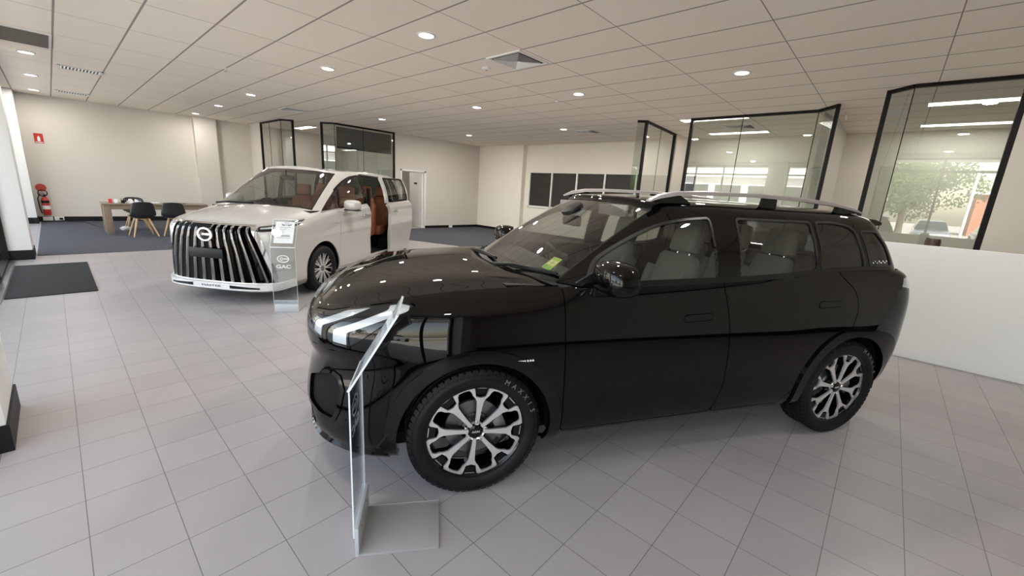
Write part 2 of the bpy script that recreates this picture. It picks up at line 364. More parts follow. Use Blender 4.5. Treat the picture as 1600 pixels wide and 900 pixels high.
# office light panels and downlights
def troffer(x0, x1, y, label, w=.28):
    o = empty('ceiling_light_panel', ((x0 + x1) / 2, y, ZC)); tag(o, label, 'light', 'long rectangular light panels in the offices')
    L = (x1 - x0) / 2
    MB().box((-L - .02, -w / 2 - .02, -.012), (L + .02, -w / 2, 0)).box((-L - .02, w / 2, -.012), (L + .02, w / 2 + .02, 0)).box((-L - .02, -w / 2, -.012), (-L, w / 2, 0)).box((L, -w / 2, -.012), (L + .02, w / 2, 0)).build('frame', M_plastic_w, o)
    MB().box((-L, -w / 2, -.010), (L, w / 2, -.002)).build('diffuser', M_panel, o)
    l = bpy.data.lights.new('panel_lamp', 'AREA'); l.shape = 'RECTANGLE'; l.size = 2 * L; l.size_y = w; l.energy = 13; l.color = (1, .96, .88)
    lo = bpy.data.objects.new('panel_lamp', l); C.objects.link(lo); lo.parent = o; lo.location = (0, 0, -.02)
    return o
def troffer_y(x, y0, y1, label, w=.28):
    o = troffer(0, y1 - y0, 0, label, w); o.location = (x, (y0 + y1) / 2, ZC); o.rotation_euler = (0, 0, pi / 2); return o
troffer_y(9.74, 2.58, 3.90, 'long light panel just inside the office glass above the black car')
troffer_y(11.76, 2.60, 3.93, 'long light panel deeper inside the office above the black car')
troffer_y(9.72, -1.30, -.06, 'long light panel nearer the glass in the right-hand office')
troffer_y(11.9, -1.30, -.05, 'long light panel deeper in the right-hand office')
troffer_y(6.3, 15.3, 16.6, 'light panel in the far office behind the white van')
# ---------------- vents
def diffuser_vent(x, y, s, label, deep=.03):
    o = empty('ceiling_vent', (x, y, ZC)); tag(o, label, 'vent', 'square louvred ceiling vents')
    fr = MB(); h = s / 2
    for a in range(4):
        T = lambda v, a=a: (v[0] * cos(a * pi / 2) - v[1] * sin(a * pi / 2), v[0] * sin(a * pi / 2) + v[1] * cos(a * pi / 2), v[2])
        fr.prism([(-h, -h), (h, -h), (h - .04, -h + .04), (-h + .04, -h + .04)], -.012, 0, 2, 0, T)
    fr.build('frame', M_plastic_w, o)
    lv = MB()
    for k in range(1, 9):
        q = (h - .04) * (1 - k / 9.5); q2 = q - .012
        for a in range(4):
            T = lambda v, a=a: (v[0] * cos(a * pi / 2) - v[1] * sin(a * pi / 2), v[0] * sin(a * pi / 2) + v[1] * cos(a * pi / 2), v[2])
            lv.add([T(v) for v in ((-q - .004, -q - .004, -.024), (q + .004, -q - .004, -.024), (q2, -q2, -.004), (-q2, -q2, -.004))], [(0, 1, 2, 3)])
    lv.build('louvre', M_plastic_w, o)
    MB().box((-h + .03, -h + .03, -.002), (h - .03, h - .03, 0)).build('backing', M_black, o)
    return o
diffuser_vent(4.57, 4.25, .62, 'square louvred vent above the black car, the nearest square vent')
diffuser_vent(4.60, 12.3, .60, 'square louvred vent above the far glass office')
diffuser_vent(10.4, 6.8, .60, 'square louvred vent near the dark far windows')
diffuser_vent(10.9, 3.0, .60, 'square louvred vent inside the glass office above the black car')
def slot_vent(x, y, sx, sy, label, n=12):
    o = empty('slot_vent', (x, y, ZC)); tag(o, label, 'vent', 'rectangular slatted ceiling vents')
    MB().box((-sx / 2, -sy / 2, -.014), (sx / 2, -sy / 2 + .03, 0)).box((-sx / 2, sy / 2 - .03, -.014), (sx / 2, sy / 2, 0)).box((-sx / 2, -sy / 2, -.014), (-sx / 2 + .03, sy / 2, 0)).box((sx / 2 - .03, -sy / 2, -.014), (sx / 2, sy / 2, 0)).build('frame', M_plastic_w, o)
    s = MB()
    for k in range(n):
        xx = -sx / 2 + .045 + (sx - .09) * k / (n - 1); s.prism([(xx - .012, 0), (xx + .008, -.016), (xx + .012, -.014), (xx - .008, .0)], -sy / 2 + .03, sy / 2 - .03, 1)
    s.build('slat', M_plastic_w, o)
    MB().box((-sx / 2 + .02, -sy / 2 + .02, -.003), (sx / 2 - .02, sy / 2 - .02, 0)).build('backing', M_black, o)
slot_vent(.635, 11.95, .60, .40, 'slatted vent in the ceiling beside the left downlights, nearer one')
slot_vent(.635, 15.9, .60, .40, 'slatted vent in the ceiling close to the left cream wall')
slot_vent(10.4, .30, .60, .30, 'slatted vent near the ceiling of the right glass office')
slot_vent(11.4, .30, .60, .30, 'slatted vent deeper in the right glass office')
g = empty('return_air_grille', (-.10, 9.80, ZC)); tag(g, 'large grey return air grille at the top left of the ceiling', 'vent')
MB().box((-.36, -.53, -.012), (.36, .53, 0)).build('frame', M_plastic_w, g)
gm = MB()
for k in range(34): yy = -.49 + k * .0295; gm.box((-.33, yy, -.018), (.33, yy + .014, -.012))
gm.build('slat', P('grille_grey', (.16, .14, .12), .6), g)
def disc_fit(name, x, y, r, h, label, cat, mat=None):
    o = empty(name, (x, y, ZC)); tag(o, label, cat)
    MB().lathe([(r, 0), (r, -h * .5), (r * .8, -h * .8), (r * .4, -h)], 32).build('housing', mat or M_plastic_w, o, smooth=True)
    MB().lathe([(r * .30, -h), (r * .28, -h * 1.25), (.002, -h * 1.3)], 20).build('sensor', M_alu, o)
disc_fit('smoke_detector', 4.594, 4.893, .065, .03, 'small round smoke detector beside the nearest square vent', 'smoke detector')
disc_fit('ceiling_sensor', 6.867, 5.274, .03, .02, 'tiny ceiling sensor between the two middle downlights', 'sensor')
sp = empty('sprinkler', (2.27, 8.97, ZC)); tag(sp, 'small white sprinkler head hanging at a ceiling grid joint', 'sprinkler')
MB().lathe([(.035, 0), (.03, -.008), (.012, -.012), (.012, -.03)], 20).build('rose', M_plastic_w, sp)
MB().lathe([(.022, -.045), (.022, -.049)], 16).tube([(.012, 0, -.028), (.014, 0, -.046)], .003).tube([(-.012, 0, -.028), (-.014, 0, -.046)], .003).build('deflector', M_alu, sp)
es = empty('ceiling_hook', (9.9, 1.0, ZC)); tag(es, 'short white rod hanging from the ceiling between the right offices', 'hook')
MB().tube([(0, 0, 0), (0, 0, -.06)], .004).build('rod', M_alu, es); MB().tube([(0, -.01, -.06), (-.03, -.03, -.16)], .012).build('tag_plate', M_plastic_w, es)

# ================================================================ SURFACE TOOLKIT (spline skins cut into panels)
def bmat(n, res):
    """clamped uniform cubic B-spline basis, res samples per span"""
    deg = 3; kn = [0] * deg + list(range(n - deg + 1)) + [n - deg] * deg
    ts = np.linspace(0, n - deg, (n - deg) * res + 1); B = np.zeros((len(ts), n))
    for a, t in enumerate(ts):
        t = min(t, n - deg - 1e-9)
        N = [1.0 if kn[i] <= t < kn[i + 1] else 0.0 for i in range(len(kn) - 1)]
        for d in range(1, deg + 1):
            for i in range(len(kn) - 1 - d):
                x = 0.0
                if kn[i + d] > kn[i]: x += (t - kn[i]) / (kn[i + d] - kn[i]) * N[i]
                if kn[i + d + 1] > kn[i + 1]: x += (kn[i + d + 1] - t) / (kn[i + d + 1] - kn[i + 1]) * N[i + 1]
                N[i] = x
        B[a] = N[:n]
    return B
class Skin:
    def __init__(s, V, N, F, U): s.V, s.N, s.F, s.U = V, N, F, U
def skin(ctrl, ru, rv, flip=False):
    """ctrl[k][i] = control point of column k, row i -> dense quad skin; U holds column / row coordinates"""
    c = np.array(ctrl, float); K, I = c.shape[:2]
    A, B = bmat(K, ru), bmat(I, rv)
    G = np.einsum('ak,kix,bi->abx', A, c, B)
    ku = A @ np.arange(K); kv = B @ np.arange(I)
    du = np.gradient(G, axis=0); dv = np.gradient(G, axis=1); N = np.cross(du, dv)
    l = np.linalg.norm(N, axis=2, keepdims=True); N = N / np.maximum(l, 1e-12)
    if flip: N = -N
    a, b = G.shape[:2]
    idx = np.arange(a * b).reshape(a, b)
    F = [(int(p), int(q), int(r), int(t)) for p, q, r, t in zip(idx[:-1, :-1].ravel(), idx[1:, :-1].ravel(), idx[1:, 1:].ravel(), idx[:-1, 1:].ravel())]
    if flip: F = [f[::-1] for f in F]
    U = np.stack(np.meshgrid(ku, kv, indexing='ij'), 2).reshape(-1, 2)
    return Skin(G.reshape(-1, 3), N.reshape(-1, 3), F, U)
def clip(S, phi):
    """part of the skin where phi >= 0"""
    phi = np.asarray(phi, float); phi = np.where(np.abs(phi) < 1e-7, 1e-7, phi)
    V, N, U = list(S.V), list(S.N), list(S.U); F = []; cache = {}; pos = phi >= 0; pl = pos.tolist()
    for f in S.F:
        k = sum(pl[i] for i in f)
        if k == len(f): F.append(f); continue
        if k == 0: continue
        g = []
        for a, b in zip(f, f[1:] + f[:1]):
            if pl[a]: g.append(a)
            if pl[a] != pl[b]:
                key = (a, b) if a < b else (b, a)
                if key not in cache:
                    i, j = key; t = phi[i] / (phi[i] - phi[j])
                    V.append(S.V[i] * (1 - t) + S.V[j] * t); n = S.N[i] * (1 - t) + S.N[j] * t
                    N.append(n / max(np.linalg.norm(n), 1e-9)); U.append(S.U[i] * (1 - t) + S.U[j] * t); cache[key] = len(V) - 1
                g.append(cache[key])
        if len(g) >= 3: F.append(tuple(g))
    used = sorted({i for f in F for i in f}); mp = {o: n for n, o in enumerate(used)}
    if not used: return Skin(np.zeros((0, 3)), np.zeros((0, 3)), [], np.zeros((0, 2)))
    return Skin(np.array([V[i] for i in used]), np.array([N[i] for i in used]), [tuple(mp[i] for i in f) for f in F], np.array([U[i] for i in used]))
def sdf(pts2, poly):
    """signed distance to a closed polygon, + inside"""
    p = np.asarray(pts2, float); q = np.asarray(poly, float); d = np.full(len(p), 1e9); ins = np.zeros(len(p), bool)
    for a, b in zip(q, np.roll(q, -1, 0)):
        e = b - a; w_ = p - a; t = np.clip((w_ @ e) / max(e @ e, 1e-12), 0, 1)
        d = np.minimum(d, np.linalg.norm(w_ - t[:, None] * e, axis=1))
        c1 = (a[1] > p[:, 1]) != (b[1] > p[:, 1])
        with np.errstate(divide='ignore', invalid='ignore'):
            xi = (b[0] - a[0]) * (p[:, 1] - a[1]) / (b[1] - a[1]) + a[0]
        ins ^= c1 & (p[:, 0] < xi)
    return np.where(ins, d, -d)
def fillet(poly, r, n=5):
    out = []; q = [np.array(p, float) for p in poly]; k = len(q)
    for i in range(k):
        a, b, c = q[i - 1], q[i], q[(i + 1) % k]; rr = r[i] if isinstance(r, (list, tuple)) else r
        l1, l2 = np.linalg.norm(a - b), np.linalg.norm(c - b); rr = min(rr, l1 * .48, l2 * .48)
        p0 = b + (a - b) / l1 * rr; p1 = b + (c - b) / l2 * rr
        for t in np.linspace(0, 1, n): out.append((1 - t) ** 2 * p0 + 2 * t * (1 - t) * b + t * t * p1)
    return np.array(out)
def emit(S, name, mat, parent=None, off=0, flange=0, mirror=False, shift=None):
    """skin -> mesh object with the spline's own normals; flange = depth of the turned-in panel edge"""
    V = S.V + S.N * off; N = S.N.copy()
    F = list(S.F)
    if shift is not None: V = V + np.array(shift)
    if flange:
        cnt = {}
        for f in F:
            for a, b in zip(f, f[1:] + f[:1]): cnt[(a, b)] = cnt.get((a, b), 0) + 1
        be = [(a, b) for (a, b) in cnt if (b, a) not in cnt]
        ids = sorted({i for e in be for i in e}); k = len(V); mp = {i: k + n for n, i in enumerate(ids)}
        mp2 = {i: k + len(ids) + n for n, i in enumerate(ids)}
        V = np.concatenate([V, V[ids], V[ids] - N[ids] * flange]); N = np.concatenate([N, N[ids], N[ids]])
        F2 = [(mp[b], mp[a], mp2[a], mp2[b]) for a, b in be]
    else: F2 = []
    if mirror: V = V * np.array([1, -1, 1]); N = N * np.array([1, -1, 1]); F = [f[::-1] for f in F]; F2 = [f[::-1] for f in F2]
    me = bpy.data.meshes.new(name); me.from_pydata([tuple(v) for v in V], [], [tuple(f) for f in F + F2]); me.materials.append(mat)
    me.polygons.foreach_set('use_smooth', [True] * len(F) + [False] * len(F2))
    if not F2: me.normals_split_custom_set_from_vertices([tuple(n) for n in N])
    else:
        me.update(); ln = []
        for p in me.polygons:
            fn = p.normal
            for vi in p.vertices: ln.append(tuple(N[vi]) if p.index < len(F) else tuple(fn))
        me.normals_split_custom_set(ln)
    return link(name, me, parent)
def both(S):
    """join a half skin with its mirror image"""
    k = len(S.V); m = np.array([1, -1, 1])
    return Skin(np.concatenate([S.V, S.V * m]), np.concatenate([S.N, S.N * m]), S.F + [tuple(i + k for i in f[::-1]) for f in S.F], np.concatenate([S.U, S.U]))
def ins_low(a, b=0):
    return lambda s, l: a if -.5 < s < 3.0 else b
def belt_ctrl(cols, zb, rows):
    ctrl = []
    for k, (bs, bl, ts, tl, tz) in enumerate(cols):
        a = cols[max(k - 1, 0)]; c = cols[min(k + 1, len(cols) - 1)]
        d = np.array([c[0] - a[0], c[1] - a[1]]); d /= np.linalg.norm(d); n = np.array([-d[1], d[0]])   # outward in (s,l)
        if k == 0: n = np.array([-1, 0.])
        if k == len(cols) - 1: n = np.array([1, 0.])
        z0 = zb(bs, k) if callable(zb) else zb
        col = []
        for (f, h, ins) in rows:
            if callable(ins): ins = ins(bs, bl)
            if callable(h): h = h(bs, bl)
            p = np.array([bs, bl]) * (1 - h) + np.array([ts, tl]) * h - n * ins
            if k in (0, len(cols) - 1): p[1] = 0
            col.append((p[0], p[1], z0 + (tz - z0) * f))
        ctrl.append(col)
    return ctrl

# ---------------------------------------------------------------- car materials
M_bp = P('black_paint', (.0015, .0011, .0012), .012, spec=.42)
M_wp = noisy('white_paint', (.44, .428, .415), (.47, .457, .443), 40, .2, coat=1.0)
M_under = P('dark_underbody', (.004, .004, .0045), .8, spec=.2)
M_cglass = glass('car_window_glass', (.56, .58, .55), 1.52, 0, 1.3)
M_wscreen = glass('windscreen_glass', (.66, .70, .67), 1.52, 0, 1.5)
M_clear = glass('clear_lens', (.92, .94, .95), 1.5, 0, 1.2)
M_pglass = glass('privacy_glass', (.13, .13, .13), 1.52, 0, 1.2)
M_chrome = P('chrome', (.75, .74, .72), .06, 1.0)
M_silver = P('machined_silver', (.80, .79, .80), .32, .75)
M_satin = P('satin_silver_rail', (.50, .48, .49), .38, .75)
M_rubber = noisy('tyre_rubber', (.0045, .0045, .005), (.008, .008, .009), 30, .55, spec=.25)
M_gloss_b = P('gloss_black_trim', (.003, .003, .0033), .06, spec=.45)
M_iron = P('brake_iron', (.22, .21, .21), .45, .9)
M_lamp = P('lamp_white', (.62, .64, .68), .18, .3, coat=1)
M_red = P('tail_red', (.25, .01, .01), .15, coat=1)
M_seat_g = noisy('grey_leather', (.20, .18, .165), (.24, .22, .20), 10, .55, bump=.1)
M_seat_o = noisy('tan_leather', (.22, .068, .028), (.26, .085, .036), 10, .5, bump=.1)
M_dash = P('dashboard_dark', (.035, .032, .03), .6)
M_grl = P('grey_lettering', (.16, .16, .16), .6)
M_lett = P('white_lettering', (.75, .75, .75), .5)

# ---------------------------------------------------------------- wheels
def tyre_mb(r, rr, wd, n=72):
    mb = MB(); h = wd / 2
    prof = [(rr, -h * .86), (rr + .012, -h * .93), (rr + (r - rr) * .45, -h), (r - .025, -h * .93), (r - .008, -h * .82), (r - .002, -h * .6),
            (r, -h * .45), (r - .008, -h * .42), (r - .008, -h * .38), (r, -h * .35), (r, -.02), (r - .008, -.015), (r - .008, .015), (r, .02), (r, h * .35), (r - .008, h * .38), (r - .008, h * .42),
            (r, h * .45), (r - .002, h * .6), (r - .008, h * .82), (r - .025, h * .93), (r - .04, h * .965), (r - .042, h * .98), (rr + (r - rr) * .5, h * 1.0), (rr + (r - rr) * .35, h), (rr + .012, h * .95), (rr + .002, h * .90), (rr - .004, h * .84), (rr - .004, -h * .84)]
    k = n; vs = []; fs = []
    for q, hh in prof:
        for j in range(k):
            a = 2 * pi * j / k; vs.append((q * cos(a), hh, q * sin(a)))
    m_ = len(prof)
    for i in range(m_):
        i2 = (i + 1) % m_
        for j in range(k): fs.append((i * k + j, i * k + (j + 1) % k, i2 * k + (j + 1) % k, i2 * k + j))
    mb.add(vs, fs)
    return mb
def shoulder_blocks(r, wd, side, n=60):
    mb = MB(); h = wd / 2
    for side in (side,):
        for j in range(n):
            a0 = 2 * pi * (j + .14) / n; a1 = 2 * pi * (j + .86) / n; P_ = []
            for a in (a0, a1):
                for q, y in ((r + .0035, side * h * .50), (r + .0015, side * h * .80), (r - .020, side * h * .945)): P_.append((q * cos(a), y, q * sin(a)))
            for a in (a0, a1):
                for q, y in ((r - .012, side * h * .50), (r - .014, side * h * .78), (r - .032, side * h * .90)): P_.append((q * cos(a), y, q * sin(a)))
            mb.add(P_, [(0, 1, 4, 3), (1, 2, 5, 4), (0, 6, 7, 1), (1, 7, 8, 2), (3, 4, 10, 9), (4, 5, 11, 10), (0, 3, 9, 6), (2, 8, 11, 5)])
    return mb
def pol(r, a): return (r * cos(a), r * sin(a))
def face_solid(mb, pairs, y0, y1, a0, sgn):
    """strip of (inner, outer) 2-d points in a spoke's own frame, turned by a0, extruded y0..y1 (y outwards)"""
    def tr(p):
        x, y = p[0], p[1] * sgn
        return (x * cos(a0) - y * sin(a0), x * sin(a0) + y * cos(a0))
    for (i0, o0), (i1, o1) in zip(pairs, pairs[1:]):
        q = [tr(i0), tr(o0), tr(o1), tr(i1)]
        f = [(p[0], y1, p[1]) for p in q]; b = [(p[0], y0, p[1]) for p in q]
        mb.add(f + b, [(0, 1, 2, 3), (0, 3, 7, 4), (1, 5, 6, 2), (0, 4, 5, 1), (3, 2, 6, 7)])
def suv_wheel(parent, loc, left=True, rot=0):
    """outer face towards +y (left side)"""
    wh = empty('wheel', loc, 0 if left else pi, parent); wd = .215; r, rr = .355, .268
    t = tyre_mb(r, rr, wd); t.build('tyre', M_rubber, wh, smooth=True)
    for sd_ in (-1, 1): shoulder_blocks(r, wd, sd_).build('tread_block', M_rubber, wh)
    b = MB(); h = wd / 2
    b.lathe([(rr - .006, -h * .84), (rr - .014, -h * .7), (rr - .03, -h * .2), (rr - .022, h * .55), (rr - .010, h * .72), (rr - .002, h * .80), (rr - .002, h * .86), (rr - .008, h * .86)][::1], 64, axis=1)
    me = b
    me.f = [f for f in me.f if len(f) == 4]
    rim = me.build('rim', M_gloss_b, wh, smooth=True)
    yf = h * .72
    back = MB(); back.lathe([(.001, -.02), (.07, -.02), (.075, yf - .03), (.05, yf - .012), (.001, yf - .012)], 32, axis=1)
    s = MB(); d = MB()
    pairs = [((.040, .0095), (.040, 0)), ((.11, .0120), (.11, 0)), ((.170, .0175), (.170, 0)), ((.192, .029), (.196, 0)), ((.207, .044), (.203, .028)),
             (pol(.232, R(13.4)), pol(.248, R(8.8))), (pol(.245, R(16)), pol(.261, R(11))), (pol(.247, R(22.6)), pol(.262, R(22.6)))]
    pb = [((p[0][0], p[0][1] + .003), (p[1][0], 0 if p[1][1] == 0 else p[1][1])) for p in pairs[:5]] + pairs[5:]
    for k in range(8):
        a = k * pi / 4 + rot
        for sg in (-1, 1):
            face_solid(s, pairs, yf - .012, yf, a, sg); face_solid(d, pb, yf - .040, yf - .010, a, sg)
        # black wedge in the rim notch
        def tr(x, y): return (x * cos(a) - y * sin(a), x * sin(a) + y * cos(a))
        q = [tr(.212, -.024), tr(.212, .024), tr(.246, .034), tr(.252, 0), tr(.246, -.034)]
        d.add([(p[0], yf - .006, p[1]) for p in q] + [(p[0], yf - .03, p[1]) for p in q], [(0, 1, 2, 3, 4)] + [(i, (i + 1) % 5, 5 + (i + 1) % 5, 5 + i) for i in range(5)])
        q = [tr(.2475, -.026), tr(.2475, .026), tr(.2515, .026), tr(.2515, -.026)]
        s.add([(p[0], yf - .005, p[1]) for p in q], [(0, 1, 2, 3)])
    s.lathe([(.036, yf - .015), (.052, yf - .006), (.055, yf - .016)], 32, axis=1)
    s.build('spoke', M_silver, wh); d.build('spoke_backing', M_gloss_b, wh); back.build('hub', M_gloss_b, wh)
    c = MB().lathe([(.037, yf - .012), (.037, yf - .002), (.033, yf + .001), (.001, yf + .002)], 32, axis=1).build('centre_cap', M_gloss_b, wh, smooth=True)
    text('cap_lettering', 'AION', .017, M_lett, c, frame4((0, yf + .0022, 0), (-1, 0, 0), (0, 0, 1)), .0003)
    for k in range(5):
        a = 2 * pi * k / 5 + .3 + rot
        MB().lathe([(.0095, yf - .016), (.0095, yf - .002), (.007, yf + .001), (.001, yf + .001)], 12, (.056 * cos(a), 0, .056 * sin(a)), 1).build('lug_nut', M_chrome, wh)
    MB().lathe([(.001, .0), (.155, .0), (.155, .02), (.09, .02), (.085, .03), (.001, .03)], 48, axis=1).build('brake_disc', M_iron, wh, smooth=True)
    cp = MB()
    cp.prism([pol(.10, R(160)), pol(.165, R(152)), pol(.178, R(180)), pol(.165, R(208)), pol(.10, R(200)), pol(.11, R(180))], -.02, .052, 1)
    cp.build('brake_caliper', M_iron, wh, bevel=.006)
    if not left:
        for i, ch in enumerate('MAXXIS'):
            a = R(62 - i * 8.4); rr_ = .318
            text('tyre_lettering', ch, .038, M_grl, wh, frame4((-rr_ * cos(a), h * 1.0 + .001, rr_ * sin(a)), (-sin(a), 0, -cos(a)), (-cos(a), 0, sin(a)), (0, 1, 0)), .0006)
    return wh

# ---------------------------------------------------------------- seats
def rbox(mb, c, sz, ry=0, r=.04, taper=0, n=4):
    """soft box: centre c, size sz, tilted about y by ry; rounded plan"""
    x, y, z = sz; rings = []
    prof = [(-.5, .86), (-.46, .96), (-.3, 1), (.3, 1), (.46, .96), (.5, .86)]
    for h, sc in prof:
        tw = 1 - taper * (h + .5); pts = []
        for (cx, cy, a0) in ((1, 1, 0), (-1, 1, 90), (-1, -1, 180), (1, -1, 270)):
            for k in range(n):
                a = R(a0 + 90 * k / (n - 1)); rx = min(r, x * .45)
                px = cx * (x / 2 * sc - rx) + rx * cos(a); py = cy * (y / 2 * sc * tw - rx) + rx * sin(a)
                pts.append((px, py, h * z))
        rings.append([(c[0] + p[0] * cos(ry) + p[2] * sin(ry), c[1] + p[1], c[2] - p[0] * sin(ry) + p[2] * cos(ry)) for p in pts])
    mb.loft(rings)
def car_seat(parent, s, l, z, mat, wd=.52, hr=True, ribs=True):
    se = empty('car_seat', (s, l, z), 0, parent)
    b = MB(); rbox(b, (0, 0, .0), (.50, wd, .16), -.08, .06); rbox(b, (0, wd / 2 - .03, .04), (.44, .07, .12), -.08, .03); rbox(b, (0, -wd / 2 + .03, .04), (.44, .07, .12), -.08, .03); b.build('seat_cushion', mat, se, smooth=True)
    b = MB(); rbox(b, (.28, 0, .33), (.13, wd * .86, .60), .24, .06, .16)
    for q in (-1, 1): rbox(b, (.25, q * wd * .38, .29), (.16, .09, .46), .24, .04, .1)
    if ribs:
        for k in range(-3, 4): b.tube([(.222 - .02, k * wd * .085, .10), (.285 - .025, k * wd * .085, .34), (.335 - .03, k * wd * .075, .54)], .016, 6)
    b.build('seat_back', mat, se, smooth=True)
    if hr:
        b = MB(); rbox(b, (.385, 0, .73), (.11, .27, .19), .2, .05, .12); b.build('headrest', mat, se, smooth=True)
        MB().tube([(.355, .06, .58), (.375, .06, .68)], .007).tube([(.355, -.06, .58), (.375, -.06, .68)], .007).build('headrest_post', M_chrome, se)
    return se
def steering(parent, loc, mat):
    st = empty('steering_wheel', loc, 0, parent); st.rotation_euler = (0, R(-25), 0)
    MB().tube([(0, .185 * cos(a), .185 * sin(a)) for a in np.linspace(0, 2 * pi, 40, endpoint=False)], .015, 10, closed=True).build('wheel_ring', mat, st, smooth=True)
    b = MB(); b.lathe([(.001, -.03), (.055, -.025), (.065, .0), (.05, .03), (.001, .03)], 24, axis=0)
    b.tube([(0, -.18, 0), (0, .18, 0)], .014).tube([(0, 0, 0), (0, 0, -.18)], .014); b.build('wheel_hub', mat, st, smooth=True)

# ================================================================ BLACK SUV
suv = empty('car', (1.7719, 2.1424, 0), R(-29.9)); suv.rotation_euler = (0, 0, R(-29.9))
tag(suv, 'glossy black five-door suv with silver roof rails in the foreground', 'car')
# car frame in data: (s rearwards, l outwards left, z). Blender local: x = s, y = -l (left side faces the camera)
def LF(S): return Skin(S.V * np.array([1, -1, 1]), S.N * np.array([1, -1, 1]), [f[::-1] for f in S.F], S.U)
bcols = [(-.885,0,-.80,0,0.955),(-.885,.12,-.80,.12,0.955),(-.875,.28,-.79,.26,0.955),(-.85,.44,-.765,.40,0.957),(-.80,.58,-.72,.52,0.970),(-.715,.70,-.64,.62,0.990),
 (-.60,.80,-.55,.69,1.018),(-.46,.86,-.42,.725,1.050),(-.28,.89,-.25,.735,1.078),(-.08,.90,-.07,.735,1.092),(.14,.90,.14,.735,1.105),(.32,.897,.32,.745,1.115),
 (.46,.895,.45,.79,1.120),(.6,.893,.6,.858,1.123),(.8,.893,.8,.862,1.131),(1.1,.893,1.1,.861,1.138),(1.5,.893,1.5,.858,1.150),(1.85,.895,1.85,.855,1.160),
 (2.1,.90,2.1,.850,1.173),(2.25,.90,2.25,.843,1.197),(2.4,.90,2.4,.838,1.215),(2.6,.90,2.6,.833,1.219),(2.8,.90,2.8,.828,1.217),(2.98,.897,2.97,.822,1.214),
 (3.12,.888,3.09,.805,1.212),(3.22,.868,3.17,.78,1.211),(3.30,.82,3.23,.71,1.211),(3.35,.71,3.27,.6,1.211),(3.385,.5,3.30,.42,1.211),(3.40,.25,3.315,.2,1.211),
 (3.405,0,3.32,0,1.211)]
def ins3(side, front, rear):
    def f(s, l): return float(np.interp(s, [-.86, -.62, -.40, 2.95, 3.12, 3.4], [front, front, side, side, rear, rear]))
    return f
brow = [(0, 0, ins3(.10, .07, .15)), (.03, 0, ins3(.045, .02, .12)), (.10, 0, ins3(.016, -.012, .075)), (.2, 0, ins3(.002, -.02, .035)), (.34, 0, ins3(-.004, -.012, .008)), (.48, 0, ins3(-.004, .010, 0)),
        (.56, 0, ins3(-.002, .030, 0)), (.64, 0, ins3(.003, .032, 0)), (.70, .0, ins3(.009, .006, .0)), (.80, .0, ins3(.022, 0, .006)), (.88, ins3(.04, .06, .1), ins3(.032, .0, .012)), (.94, ins3(.24, .28, .3), ins3(.030, .0, .01)), (.98, ins3(.6, .62, .6), ins3(.018, .0, 0)), (1.0, 1.0, 0)]
belt = skin(belt_ctrl(bcols, lambda s, k: .235 if s > -.5 else .25, brow), 10, 6, flip=True)
print('belt normal check', belt.N[len(belt.N)//2], belt.V[len(belt.V)//2])
B2 = lambda S: S.V[:, [0, 2]]
side_ok = lambda S: np.where(S.V[:, 1] > .6, 1, -1)
hubf, hubr = (0, .355), (2.685, .355)
def circ(S, c, r): return r - np.hypot(S.V[:, 0] - c[0], S.V[:, 2] - c[1])
arch = np.maximum(np.where(np.abs(belt.V[:, 0]) < .6, circ(belt, hubf, .405), -1), np.where(np.abs(belt.V[:, 0] - 2.685) < .6, circ(belt, hubr, .405), -1))
body_all = clip(belt, -arch)
# wheel-arch openings also run down to the sill
g = .003
D1 = fillet([(.448,1.30),(.458,.9),(.47,.6),(.485,.30),(1.53,.30),(1.58,.47),(1.572,.76),(1.540,1.0),(1.466,1.19),(1.45,1.30)], [.06,.06,.06,.03,.03,.1,.1,.1,.05,.05])
D2 = fillet([(1.45,1.30),(1.466,1.19),(1.540,1.0),(1.572,.76),(1.58,.47),(1.53,.30),(2.10,.30),(2.21,.42),(2.28,.60),(2.42,.76),(2.62,.80),(2.665,.97),(2.615,1.085),(2.45,1.2),(2.41,1.32)], [.05,.05,.1,.1,.1,.03,.03,.05,.05,.05,.05,.05,.05,.05,.05])
on = lambda S, f: np.where(S.V[:, 1] > .55, f, -1)
def cutout(S, poly, gap=g):
    d = on(S, sdf(B2(S), poly)); return clip(S, d - gap), clip(S, -d - gap)
front_door, rest = cutout(body_all, D1)
rear_door, rest = cutout(rest, D2)
# headlamp region, in (plan column, height)
def UZ(S): return np.stack([S.U[:, 0], S.V[:, 2]], 1)
HL = fillet([(3.1,.845),(5.0,.835),(5.9,.83),(6.35,.90),(7.7,1.045),(7.35,1.055),(5.9,1.03),(4.6,.985),(3.1,.965)], .02)
def sdu(S, poly, k=.12):    # columns are ~k metres apart
    q = UZ(S); q[:, 0] *= k; pp = np.array(poly, float); pp[:, 0] *= k; return sdf(q, pp)
HL = np.array([(3.2,.850),(4.2,.842),(5.2,.835),(5.85,.835),(6.2,.87),(6.9,.95),(7.75,1.040),(7.3,1.048),(6.2,1.02),(5.2,.993),(4.4,.965),(3.2,.940)])
head = clip(rest, sdu(rest, HL) - .002); rest = clip(rest, -sdu(rest, HL) - .002)
